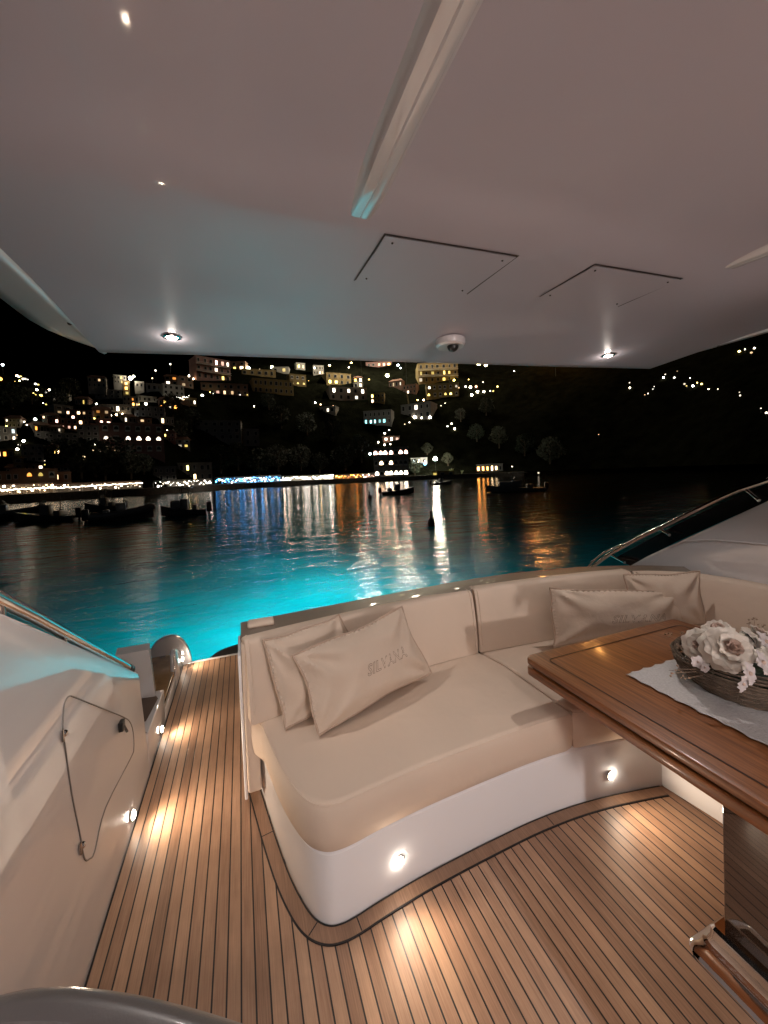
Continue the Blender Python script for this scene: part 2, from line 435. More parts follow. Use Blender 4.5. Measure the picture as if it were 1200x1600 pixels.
def sweep_cushion(path, th, z0, z1, name='back_cushion', lean=.05, r=.035, flip=1):
    """path of the front bottom edge, left to right seen from the seat; body lies on its left side"""
    P = catmull([(a, b, 0) for a, b in path], 8)
    u0 = (P[1]-P[0]).normalized(); u1 = (P[-2]-P[-1]).normalized()
    P = [P[0]]+[P[0]+u0*e for e in (.003, .008, .014, .02)]+P[1:-1]+[P[-1]+u1*e for e in (.02, .014, .008, .003)]+[P[-1]]
    n = len(P); mb = MB(); L = [0]
    for i in range(1, n): L.append(L[-1]+(P[i]-P[i-1]).length)
    sec = [(0, 0), (-.006, .12), (-.012, .45), (-.004, .8)]
    prof = []
    H = z1-z0
    for d, t in sec: prof.append((d+lean*t, z0+H*t))
    for k in range(1, 6):
        a = math.pi/2*k/5; prof.append((lean+r*(1-math.cos(a)), z1-r*(1-math.sin(a))))
    for k in range(0, 6):
        a = math.pi/2*k/5; prof.append((lean+th-r*(1-math.sin(a)), z1-r*(1-math.cos(a))))
    prof.append((lean+th, z0+.02)); prof.append((lean+th-.02, z0))
    m = len(prof); cdp = sum(p[0] for p in prof)/m; cz = (z0+z1)/2
    k0 = len(mb.v)
    for i in range(n):
        t = (P[min(i+1, n-1)]-P[max(i-1, 0)]).normalized(); nr = Vector((-t.y, t.x, 0))*flip
        e = min(L[i], L[-1]-L[i]); s_ = 1.0; rr = .018
        if e < rr: s_ = 1-.028*(1-math.sqrt(max(0, 1-(1-e/rr)**2)))*2
        for d, z in prof:
            d2 = cdp+(d-cdp)*s_; z2 = cz+(z-cz)*(1-(1-s_)*.6)
            mb.v.append(P[i]+nr*d2+Vector((0, 0, z2)))
    for i in range(n-1):
        for j in range(m):
            a = k0+i*m+j; b = k0+i*m+(j+1) % m; mb.f.append([a, b, b+m, a+m])
    mb.f.append([k0+j for j in range(m)][::-1]); mb.f.append([k0+(n-1)*m+j for j in range(m)])
    o = part(name, mb, fabric, sofa)
    for i in (4, n-5):
        t = (P[min(i+1, n-1)]-P[max(i-1, 0)]).normalized(); nr = Vector((-t.y, t.x, 0))*flip
        MB().tube([P[i]+nr*(d-.001)+Vector((0, 0, z+.0)) for d, z in prof[1:14]], .0042, 6).build('piping', fabric, o)
    return o
def refine(path, ends=.02):
    """add close stations near both ends so the ends round off"""
    a, b = Vector(path[0]), Vector(path[1]); c, d = Vector(path[-2]), Vector(path[-1])
    u = (b-a).normalized(); w_ = (c-d).normalized()
    return [tuple(a), tuple(a+u*ends)] + list(path[1:-1]) + [tuple(d+w_*ends), tuple(d)]
sweep_cushion(([(-.005, 1.925), (.3, 1.985), (.65, 2.035), (1.06, 2.078), (1.385, 2.09)]), .10, .476, .868, lean=.045)
sweep_cushion(([(1.395, 2.088), (1.9, 2.05), (2.3, 2.0), (2.62, 1.93)]), .11, .476, .876, lean=.04)
sweep_cushion(([(2.63, 1.925), (2.78, 1.85), (2.87, 1.74), (2.92, 1.6), (2.95, 1.4), (2.955, .9), (2.955, .22)]), .10, .476, .868, lean=.035)
# side cover strip of the backrest at the aisle
part('side_cover', MB().rbox(-.035, .03, 1.99, 2.32, .10, .84, .012), fabric, sofa)
part('side_cover', MB().rbox(-.052, -.036, 2.02, 2.30, .05, .78, .007), plinthm, sofa)
# courtesy lamps in the plinth
def courtesy(p, nrm, parent_label, watts, r=.019, grp='courtesy lamps'):
    n = Vector(nrm).normalized()
    t = thing('courtesy_lamp', parent_label, 'lamp', p, group=grp)
    q = Vector((0, 0, 1)).rotation_difference(n).to_matrix()
    a = MB().lathe([(r*1.2, 0), (r*1.18, .002), (r*1.02, .003), (r*1.0, .001)], n=20); a.v = [q@v + Vector(p) for v in a.v]
    a.build('bezel', chrome, t)
    b = MB().lathe([(r, .001), (r*.9, .008), (r*.6, .012), (.0001, .014)], n=20); b.v = [q@v + Vector(p) for v in b.v]
    b.build('lens', lampw, t)
    lamp('courtesy_light', Vector(p)+n*.024, watts*1.7, (1, .76, .55), .011, 'SPOT', Vector(p)+n*.5+Vector((0, 0, .14)), 3.0, 1)
CL = 'courtesy lights at deck level'
courtesy((.517, 1.3855, .122), (.03, -1, 0), 'glowing round courtesy lamp in the white sofa plinth, the one nearest the sofa corner', 5, .019, CL)
courtesy((1.652, 1.377, .112), (.12, -1, 0), 'glowing round courtesy lamp in the sofa plinth beneath the table corner', 5, .019, CL)
courtesy((-.557, 2.123, .072), (1, 0, 0), 'glowing round lamp low on the left bulwark, below the locker hatch', 8, .021, CL)
courtesy((-.557, 2.835, .05), (1, 0, 0), 'glowing round lamp low on the left bulwark, just below the teak tread', 5, .019, CL)
courtesy((-.557, 3.80, .085), (1, 0, 0), 'glowing round lamp in the rounded stern wing', 5, .019, CL)

courtesy((1.9805, .70, .118), (-1, 0, 0), 'glowing round courtesy lamp behind the table pedestal in the right plinth', 5, .019, CL)
# ---- margin board round the sofa
mt = thing('deck_margin_board', 'curved teak margin board following the foot of the sofa plinth', 'margin board', (0, 1.4, 0))
def strip(name, d0, d1, z, m, path, z0=0):
    n = len(path)
    big = list(path)+[(2.4, 1.2), (2.4, 2.8), (-.0, 2.8)]
    a = offset(big, -d0)[:n]; b = offset(big, -d1)[:n]; mb = MB()
    for p, q in zip(a, b): mb.v += [Vector((p[0], p[1], z)), Vector((q[0], q[1], z)), Vector((q[0], q[1], z0))]
    for i in range(n-1):
        k = i*3; mb.f += [[k, k+1, k+4, k+3], [k+1, k+2, k+5, k+4]]
    return mb.build(name, m, mt, smooth=False)
caulk = mat('caulk_black', (.012, .01, .01), .6)
path = FCs[4:-1] + [(1.93, 1.325)]
strip('caulk_line', -.002, .0035, .0065, caulk, path, .0)
strip('board', .0035, .052, .006, teak_plain, path, .0)
strip('caulk_line', .052, .0575, .0045, caulk, path, .0)
big = offset(list(path)+[(2.4, 1.2), (2.4, 2.8), (0, 2.8)], -.052)
for i in (9, 27, 41, 68):
    p = Vector(path[i]); q = Vector(big[i]); d = (q-p); t = Vector((-d.y, d.x)).normalized()*.0022
    MB().add([(p.x-t.x, p.y-t.y, .0068), (q.x-t.x, q.y-t.y, .0068), (q.x+t.x, q.y+t.y, .0068), (p.x+t.x, p.y+t.y, .0068)], [(0, 1, 2, 3)]).build('butt_joint', caulk, mt, smooth=False)

# ---- aft coaming behind the sofa, sunpad
coam = thing('aft_coaming', 'taupe topped coaming running behind the sofa backrest', 'coaming', (1.5, 2.3, 0))
cp = catmull([(-.035, 2.30, 0), (.5, 2.325, 0), (1.05, 2.345, 0), (1.65, 2.36, 0), (2.07, 2.32, 0), (2.45, 2.24, 0), (2.85, 2.06, 0), (3.06, 1.9, 0)], 8)
mb = MB(); mc = MB()
inner = catmull([(-.035, 2.05, 0), (.5, 2.12, 0), (1.05, 2.17, 0), (1.65, 2.15, 0), (2.07, 2.12, 0), (2.45, 2.05, 0), (2.75, 1.96, 0), (2.98, 1.78, 0)], 8)
for i, (a, b) in enumerate(zip(inner, cp)):
    zt = .858+.022*min(1, i/20)
    d = (b-a).normalized()
    sect = [(a, zt-.06), (a, zt-.01), (b-d*.03, zt), (b-d*.012, zt-.004), (b-d*.003, zt-.014), (b, zt-.03), (b, -.3)]
    for p, z in sect: mb.v.append(Vector((p.x, p.y, z)))
m_ = 7
for i in range(len(cp)-1):
    for j in range(m_-1): k = i*m_+j; mb.f.append([k, k+m_, k+m_+1, k+1])
mb.f.append([0, 1, 2, 3, 4, 5, 6])
part('coaming_moulding', mb, coamm, coam)
MB().rbox(.0, .14, 2.16, 2.25, .850, .878, .013).build('sunpad_bolster', fabric)
tag(bpy.data.objects['sunpad_bolster'], 'small cream bolster lying on the coaming at the left end of the sofa', 'bolster')
st = thing('stern_moulding', 'white stern moulding below the aft coaming', 'hull moulding', (1.5, 3, -1.0))
part('transom', MB().rbox(-.02, 3.15, 2.36, 3.84, -1.0, .22, .04), gel, st)
o = part('sunpad', MB().rbox(.05, 3.0, 2.42, 3.7, .222, .33, .04), fabric, st)
part('hull_side', MB().box(-1.1, 3.6, -2.2, 3.86, -1.3, -.06), gel, st)
part('swim_platform', MB().rbox(-.50, 3.3, 3.87, 4.7, -.62, -.55, .03), rubber, st)
lip = thing('deck_edge_trim', 'thin white trim along the open aft edge of the deck', 'trim', (-.3, 3.9, 0))
part('trim_strip', MB().rbox(-.575, -.02, 3.882, 3.915, -.05, .006, .01), gel, lip)
mat_ = thing('boarding_mat', 'dark rubber boarding mat on the swim platform past the deck edge', 'mat', (-.2, 4.1, -.1))
mp_ = catmull([(-.37, 3.93, 0), (-.30, 4.05, 0), (-.2, 4.13, 0), (0, 4.19, 0), (.4, 4.22, 0), (1.2, 4.2, 0), (1.2, 3.93, 0)], 5)
part('mat_pad', MB().loft([(p.x, p.y) for p in mp_][::-1], [(0, -.14), (0, -.02), (.012, -.01)]), rubber, mat_)

# ---- left bulwark
def ztop(y): return 1.375-.637*(y-1.287)
bl = thing('left_bulwark', 'glossy white left bulwark sloping down towards the stern', 'bulwark', (-.65, 1, 0))
X0 = -.560
def wall_x(y, z): return X0-.055*max(0, z)**1.3
YE = 2.50
mb = MB()
ys = [-2.2+i*(YE+2.2)/40 for i in range(41)]
def bsec(y):
    zt = min(2.2, ztop(y)); out = []
    for k in range(13):
        z = .0+(zt-.03)*k/12; out.append((wall_x(y, z), z))
    xt = out[-1][0]
    out += [(xt-.008, zt-.012), (xt-.02, zt-.003), (xt-.04, zt), (xt-.22, zt-.01), (xt-.26, zt-.05), (xt-.27, -.3)]
    return out
ns = len(bsec(0))
for y in ys:
    for x, z in bsec(y): mb.v.append(Vector((x, y, z)))
for i in range(40):
    for j in range(ns-1): k = i*ns+j; mb.f.append([k, k+ns, k+ns+1, k+1])
mb.f.append([40*ns+j for j in range(ns)])
part('bulwark_panel', mb, gel, bl, angle=50)
# black seam at the foot
part('foot_seam', MB().box(-.5585, -.553, -2.2, 3.87, .0005, .004), caulk, bl)
# locker hatch in the wall
def onwall(px, py, e=.0):
    p = onx(px, py, -.6)
    for _ in range(5): p = onx(px, py, wall_x(p.y, p.z)+e)
    return p
hp = [(108, 1088), (118, 1090), (160, 1107), (192, 1120), (203, 1128), (208, 1145), (209, 1170), (204, 1185), (165, 1262), (148, 1330), (140, 1342), (134, 1344), (130, 1335), (126, 1310), (112, 1240), (102, 1170), (98, 1140), (99, 1110), (102, 1096)]
hpts = [onwall(*q, .001) for q in hp]
hc = catmull(hpts, 4, closed=True)
ha = part('locker_hatch', MB().tube(hc, .0028, 6, closed=True), mat('hatch_seal', (.20, .18, .165), .5), bl)
ha['label'] = 'rounded locker hatch outlined by its dark seal'
for q in ((100, 1146), (128, 1321)):
    p = onwall(*q, .004); m2 = MB().sphere(p, .012, 10, 6).tube([p+Vector((0, -.012, -.02)), p+Vector((0, -.012, .02))], .005, 8)
    m2.build('hinge', chrome, ha)
p = onwall(188, 1134, .008)
MB().rbox(p.x-.004, p.x+.016, p.y-.02, p.y+.02, p.z-.022, p.z+.022, .004).tube([p+Vector((.014, 0, -.005)), p+Vector((.02, .02, -.045))], .006, 8).build('latch', blackp, ha)
# recess, block, tread and wing aft of the bulwark
sb = thing('stern_quarter', 'white stepped stern quarter aft of the left bulwark with a teak tread', 'hull moulding', (-.8, 3.1, 0))
part('riser_wall', MB().rbox(-1.05, -.5615, 2.515, 3.02, -.02, .222, .008), gel, sb)
part('tread', MB().add([onz(219, 1091, .228), onz(243, 1086, .228), onz(247, 1091, .228), onz(228, 1127, .228), onz(224, 1128, .228)], [(0, 1, 2, 3, 4)]).add([(-1.0, 2.52, .2255), (-.57, 2.52, .2255), (-.57, 2.53, .2255), (-1, 2.53, .2255)], [(0, 1, 2, 3)]), mat('dark_tread', (.10, .062, .042), .5, bump=[(200, .001)]), sb)
p0, p1, p2, p3 = ony(180, 1024, 2.93), ony(233, 1015, 2.93), ony(243, 1088, 2.93), ony(216, 1092, 2.93)
mb = MB(); back = Vector((-.02, .12, 0))
mb.add([p0, p1, p2, p3, p0+back, p1+back, p2+back, p3+back], [(0, 1, 2, 3), (4, 7, 6, 5), (0, 4, 5, 1), (1, 5, 6, 2), (2, 6, 7, 3), (3, 7, 4, 0)])
part('block', mb, gel, sb, smooth=False)
# wing: thick curved plate with a quarter round end
wp = [(2.95, .0), (2.95, .52), (3.07, .545), (3.25, .52), (3.45, .455), (3.6, .37), (3.74, .26), (3.84, .14), (3.89, .02), (3.89, 0)]
wp = [(p.x, p.y) for p in catmull([(a, b, 0) for a, b in wp[1:-1]], 5)] + [(3.89, -.25), (2.95, -.25)]
def plate(x0, x1, pts):
    mb = MB(); n = len(pts); r = .012
    for x, s in ((x0, .012), (x0+.006, .003), (x0+r, 0), (x1-r, 0), (x1-.006, .003), (x1, .012)):
        c = (3.4, .1)
        for y, z in offset([(a, b) for a, b in pts][::-1], s): mb.v.append(Vector((x, y, z)))
    for i in range(5):
        for j in range(n): a = i*n+j; b = i*n+(j+1) % n; mb.f.append([a, b, b+n, a+n])
    mb.f.append(list(range(n))); mb.f.append([5*n+j for j in range(n)][::-1])
    return mb
ec = [ony(x, y, 3.93) for x, y in ((233, 1060), (233, 1030), (236, 1014), (244, 1002), (256, 994), (270, 991), (283, 995), (293, 1007), (299, 1022), (302, 1038))]
ec = [(p.x, p.z) for p in catmull(ec, 4)]+[(-.47, -.4), (ec[0].x, -.4)]
mb = MB()
for y_, s_ in ((3.885, .014), (3.889, .004), (3.898, 0), (3.925, 0), (3.935, .004), (3.94, .014)):
    for a, b in offset(ec[::-1], s_): mb.v.append(Vector((a, y_, b)))
n = len(ec)
for i in range(5):
    for j in range(n): a = i*n+j; b = i*n+(j+1) % n; mb.f.append([a, b, b+n, a+n])
mb.f.append(list(range(n))); mb.f.append([5*n+j for j in range(n)][::-1])
part('rounded_end', mb, gel, sb)
wq = [(3.50, 0.0), (3.50, .22), (3.54, .275), (3.62, .26), (3.72, .20), (3.81, .11), (3.875, .02)]
wq2 = [(p.x, p.y) for p in catmull([(a, b, 0) for a, b in wq], 5)]+[(3.88, -.25), (3.50, -.25)]
part('wing', plate(-.60, -.561, wq2), gel, sb)
part('varnished_step', MB().rbox(-.95, -.575, 3.03, 3.87, .085, .12, .006), mat('light_varnish', (.42, .25, .12), .2, coat=.8, bump=[(20, .001)], mott=.25, mscale=9), sb)
part('step_riser', MB().rbox(-.95, -.561, 3.025, 3.49, -.05, .083, .004), gel, sb)
part('metal_edge', MB().tube([(-.566, 2.97, .115), (-.566, 3.47, .125), (-.566, 3.49, .26)], .005, 8), chrome, sb)
# grab rail on the left bulwark
hr = thing('left_grab_rail', 'polished steel grab rail with a black end cap on top of the left bulwark', 'rail', (-.66, 1.6, 1))
rp = [onx(x, y, -.655) for x, y in ((-60, 905), (0, 937), (50, 962), (100, 990), (150, 1017), (190, 1038), (203, 1046))]
part('tube', MB().tube(catmull(rp, 4), .021, 14), chrome, hr)
e0, e1 = rp[-2], rp[-1]; dd = (e1-e0).normalized()
part('end_cap', MB().tube([e1-dd*.05, e1+dd*.012, e1+dd*.022], [.025, .025, .015], 14), blackp, hr)
for k in (1, 3, 5):
    part('bracket', MB().tube([rp[k]+Vector((0, 0, -.01)), rp[k]+Vector((0, 0, -.09))], .011, 10), chrome, hr)

# ---- right bulwark and rail
br = thing('right_bulwark', 'glossy white right bulwark rising behind the sofa', 'bulwark', (3.1, 1, 0))
XR = 3.07; mb = MB(); NS = 12
def ztopR(y): return .764-.637*(y-2.396)-.10*max(0, y-2.2)
ys = [-2.2+i*(2.95+2.2)/48 for i in range(49)]
for y in ys:
    zt = min(2.2, ztopR(y))
    s_ = [(XR+.02*k/8, (zt-.03)*k/8) for k in range(9)]; xt = s_[-1][0]
    s_ += [(xt+.01, zt-.012), (xt+.03, zt), (xt+.3, zt-.02), (xt+.34, -.3)]
    for x, z in s_: mb.v.append(Vector((x, y, z)))
ns = 13
for i in range(48):
    for j in range(ns-1): k = i*ns+j; mb.f.append([k, k+ns, k+ns+1, k+1])
mb.f.append([48*ns+j for j in range(ns)])
part('bulwark_panel', mb, gel, br, angle=50)
part('moulded_line', MB().tube([(XR+.012, 2.0, 1.0), (XR+.012, 1.9, 1.06), (XR+.012, 1.7, 1.10), (XR+.012, .2, 1.16)], .006, 8), gel, br)
rl = thing('right_guard_rail', 'curved polished steel guard rail above the right bulwark', 'rail', (3.2, 1.8, 1.1))
def rx(x, y, X=3.22): return onx(x, y, X)
r1 = [rx(x, y) for x, y in ((922, 889), (950, 868), (1000, 840), (1050, 816), (1100, 791), (1150, 768), (1200, 751), (1260, 728))]
part('tube', MB().tube(catmull(r1, 5), .018, 12), chrome, rl)
r2 = [rx(x, y, 3.3) for x, y in ((916, 889), (930, 874), (950, 860), (975, 851), (1003, 841))]
part('tube', MB().tube(catmull(r2, 5), .010, 12), chrome, rl)
for a, b in (((1165, 764), (1186, 782)), ((955, 868), (976, 879)), ((1030, 826), (1046, 836))):
    part('bracket', MB().tube([rx(*a), rx(*b, 3.16)], .011, 10), chrome, rl)
gp = [rx(x, y, 3.24) for x, y in ((960, 872), (1060, 818), (1150, 776), (1260, 738), (1260, 800), (1150, 805), (1060, 845), (985, 884))]
gl_ = MB(); gl_.add(gp + [q+Vector((.012, 0, 0)) for q in gp], [tuple(range(8)), tuple(range(15, 7, -1))] + [(i, (i+1) % 8, (i+1) % 8+8, i+8) for i in range(8)])
part('smoked_panel', gl_, mat('smoked_acrylic', (.012, .012, .012), .08, coat=.5), rl, smooth=False)

# ---- hardtop
ht = thing('hardtop', 'white gelcoat hardtop over the cockpit with rounded aft edge', 'roof', (1, 0, 2.3))
ZC = 2.30
def aftY(x):
    pts = [(-.8, 2.20), (-.6, 2.185), (-.2, 2.13), (.5, 2.05), (1.12, 1.975), (1.8, 1.89), (2.49, 1.785), (2.9, 1.70)]
    for (a, b), (c, d) in zip(pts, pts[1:]):
        if x <= c: return (b+(d-b)*(x-a)/(c-a))*.968
    return pts[-1][1]*.968
def ceil_z(x, y):
    z = ZC
    t = (y-(aftY(x)-.62))/.62
    if t > 0: z -= .046*(t-.12 if t > .24 else t*t*2.08)
    t = (.93-y-.02*x)/.25                      # shallow step between aft and forward panels
    z += .016*(1/(1+math.exp(-6*(t-.3))))
    e = max(0, (x+.57-.0)) ; 
    return z
mb = MB(); NX, NY = 70, 90; x0, x1 = -.575, 2.50
for i in range(NX+1):
    x = x0+(x1-x0)*i/NX; ya = aftY(x)
    for j in range(NY+1):
        t = j/NY; y = -2.0+(ya-.006+2.0)*t
        mb.v.append(Vector((x, y, ceil_z(x, y))))
    for d, z in ((.004, .006), (.012, .02), (.014, .045), (0, .12), (-.3, .18)):
        mb.v.append(Vector((x, ya+d, ceil_z(x, ya)+z)))
nn = NY+6
for i in range(NX):
    for j in range(nn-1): k = i*nn+j; mb.f.append([k, k+1, k+nn+1, k+nn])
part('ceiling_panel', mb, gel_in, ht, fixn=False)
# side fascias (downturned rounded edges)
def fascia(xi, sgn, tipy, name='side_fascia'):
    mb = MB(); ys = [-2.0+(tipy+2.0)*i/50 for i in range(51)]; 
    for y in ys:
        e = max(0, (y-(tipy-.35))/.35); wd = .23*(1-e**2.2*.75); dz = .045*(1-e*.6)
        sec = [(xi, ZC+.004), (xi+sgn*.004, ZC-.006), (xi+sgn*.014, ZC-.010), (xi+sgn*.03, ZC-.004), (xi+sgn*wd*.55, ZC+.012), (xi+sgn*wd*.9, ZC+dz), (xi+sgn*wd, ZC+dz+.03), (xi+sgn*(wd-.02), ZC+.14), (xi+sgn*.0, ZC+.17)]
        for x, z in sec: mb.v.append(Vector((x, y+.0, z)))
    n = 9
    for i in range(50):
        for j in range(n-1): k = i*n+j; mb.f.append([k, k+n, k+n+1, k+1])
    mb.f.append([50*n+j for j in range(n)])
    return part(name, mb, plinthm, ht, angle=60)
fa = fascia(-.576, -1, 2.235); fb = fascia(2.502, 1, 1.80)
MB().sphere((-.60, 1.86, ZC-.004), .009, 10, 6).build('drain_hole', blackp, fa)
MB().sphere((2.53, 1.36, ZC-.004), .008, 10, 6).build('drain_hole', blackp, fb)
part('edge_trim', MB().tube([(-.56, aftY(-.56)-.012, ZC-.018), (-.35, aftY(-.35)-.012, ZC-.02), (-.18, aftY(-.18)-.01, ZC-.014)], [.006, .007, .002], 8), gel, ht)
part('edge_trim', MB().tube([(2.46, aftY(2.46)-.012, ZC-.018), (2.2, aftY(2.2)-.012, ZC-.02), (1.9, aftY(1.9)-.01, ZC-.014)], [.006, .007, .002], 8), gel, ht)
def beam(xc, w_, ya, yb, x2=None):
    x2 = xc if x2 is None else x2; mb = MB(); N = 24
    for i in range(N+1):
        t = i/N; y = ya+(yb-ya)*t; xx = xc+(x2-xc)*t
        e = min(1, (1-t)*N/2.0); e = math.sin(math.pi/2*min(1, e+.02))
        zb = ceil_z(xx, y)
        for dx, dz in ((-.62, 0), (-.5, -.3), (-.42, -.55), (-.36, -1.0), (-.25, -1.12), (-.02, -1.12), (.02, -.85), (.06, -1.1), (.25, -1.1), (.36, -.95), (.42, -.5), (.5, -.25), (.62, 0)):
            mb.v.append(Vector((xx+dx*w_*(0.94+.06*e), y, zb+.0015+dz*.020*e)))
    for i in range(N):
        for j in range(12): k = i*13+j; mb.f.append([k, k+1, k+14, k+13])
    mb.f.append([N*13+j for j in range(13)])
    return part('ceiling_rail', mb, gel, ht)
beam(.315, .068, -1.4, .945)
beam(1.60, .062, -1.4, .83)
def hatch(x0, x1, y0, y1, sk):
    P = [(x0, y0), (x1, y0-.03*sk), (x1-.015, y1-.03*sk), (x0-.01, y1)]
    o = None
    g = MB()
    ring = [(p[0], p[1]) for p in P]
    inner = offset(ring, .006)
    z = lambda p: ceil_z(*p)-.002
    n = 4
    for i in (0, 1, 3):
        a, b = ring[i], ring[(i+1) % 4]; c, d = inner[(i+1) % 4], inner[i]
        g.add([(a[0], a[1], z(a)), (b[0], b[1], z(b)), (c[0], c[1], z(c)), (d[0], d[1], z(d))], [(0, 1, 2, 3)])
    hh = part('ceiling_hatch', MB(), gel_in, ht) if False else None
    pl = MB(); ii = offset(ring, .0065)
    N = 10
    def fn(u, v):
        a = Vector(ii[0]).lerp(Vector(ii[1]), u); b = Vector(ii[3]).lerp(Vector(ii[2]), u); q = a.lerp(b, v)
        return (q.x, q.y, ceil_z(q.x, q.y)-.0045+.0035*v)
    pl.grid(fn, N, N)
    hh = part('ceiling_hatch', pl, gel_in, ht, fixn=False)
    g.build('hatch_gap', groove, hh, smooth=False)
    for u, v in ((.07, .1), (.93, .1), (.07, .93), (.93, .93)):
        q = fn(u, v); MB().sphere((q[0], q[1], q[2]-.0005), .0035, 8, 4).build('screw', groove, hh)
hatch(.395, .828, .975, 1.24, 0.6)
hatch(1.10, 1.50, .925, 1.165, 0.6)
# camera dome
dc = thing('security_camera', 'small white dome camera under the aft edge of the hardtop', 'camera', (.975, 1.62, ZC-.01))
zc = ceil_z(.975, 1.62)
part('housing', MB().lathe([(.070, 0), (.072, -.008), (.070, -.028), (.062, -.036), (.0001, -.036)], (.975, 1.62, zc), 24), gel, dc)
part('lens_dome', MB().sphere((.975, 1.60, zc-.038), .027, 14, 8), blackp, dc)
def downlight(x, y, label, watts, grp='round downlights in the hardtop', spot=2.7, r=.024, glow_all=False):
    z = ceil_z(x, y)
    t = thing('downlight', label, 'lamp', (x, y, z), group=grp)
    part('bezel', MB().lathe([(r*1.5, 0), (r*1.45, -.004), (r*1.1, -.006), (r, -.002)], (x, y, z), 20), chrome, t)
    part('lens', MB().lathe([(r, -.002), (r*.7, -.007), (.0001, -.009)], (x, y, z), 20), lampw, t)
    if glow_all: lamp('downlight_light', (x, y, z-.018), .5, (1, .88, .78), .014)
    lamp('downlight_light', (x, y, z-.018), watts, (1, .90, .84), .014, 'SPOT', (x, y, 0), spot, .5)
downlight(-.245, 1.865, 'glowing round downlight in the aft left corner of the hardtop', 26, glow_all=True, spot=1.75)
downlight(1.987, 1.602, 'glowing round downlight in the aft right corner of the hardtop', 26, glow_all=True, spot=1.75)
downlight(-.15, -.55, 'added round downlight in the hardtop, unseen behind the viewer on the left', 20, spot=2.6)  # this and the next are added out of view to light deck and seats
downlight(.6, -.2, 'added round downlight in the hardtop, unseen behind the viewer nearer the table', 16, spot=2.5)

# ---- saloon bulkhead behind the viewer, with doorway and lamps added to light the cockpit
sbk = thing('saloon_bulkhead', 'white saloon bulkhead behind the viewer with a doorway shaped to bound the light', 'bulkhead', (1, -1.9, 0))
part('panel', MB().box(-.84, 0.3, -1.95, -1.9, 0, 2.32).box(1.38, 3.4, -1.95, -1.9, 0, 2.32).box(.3, 1.38, -1.95, -1.9, 2.05, 2.32), gel, sbk, smooth=False)  # opening sized so the pendant's light leaves the right side darker
x = -.25
t = thing('fill_wall_lamp', 'added opal fill lamp beside the saloon doorway, unseen behind the viewer', 'lamp', (x, -1.85, 1.5))  # added out of view to throw light on ceiling, deck and cushions
part('bracket', MB().box(x-.03, x+.03, -1.9, -1.87, 1.42, 1.58), chrome, t)
opal = mat('opal_glass', (1, 1, 1), .3, emit=(1, .88, .76), es=6)
part('lamp_shade', MB().sphere((x, -1.82, 1.5), .05, 14, 10, 1.4), opal, t)
lamp('fill_wall_light', (x, -1.72, 1.5), 1.5, (1, .87, .76), .06)
sl = thing('saloon_interior', 'pale saloon interior seen through the doorway behind the viewer', 'room', (.7, -4, 0))
part('floor', MB().box(-.8, 3.2, -5, -2.0, -.05, -.002), teak_plain, sl, smooth=False)
part('lining', MB().box(-.86, -.80, -5, -1.96, 0, 2.3).box(3.2, 3.26, -5, -1.96, 0, 2.3).box(-.86, 3.26, -5.06, -5, 0, 2.3).box(-.86, 3.26, -5.06, -1.96, 2.3, 2.36), plinthm, sl, smooth=False)
t = thing('fill_pendant', 'added opal fill pendant in the saloon, unseen behind the viewer', 'lamp', (1.0, -4, 1.40))  # pendant added out of view; fills sofa fronts and the sloping aft ceiling
part('lamp_shade', MB().sphere((1.0, -4, 1.40), .11, 16, 12), opal, t)
part('cord', MB().tube([(1.0, -4, 1.52), (1.0, -4, 2.3)], .006, 6), blackp, t)
lamp('fill_pendant_light', (1.0, -3.8, 1.38), 250, (1, .90, .86), .12)

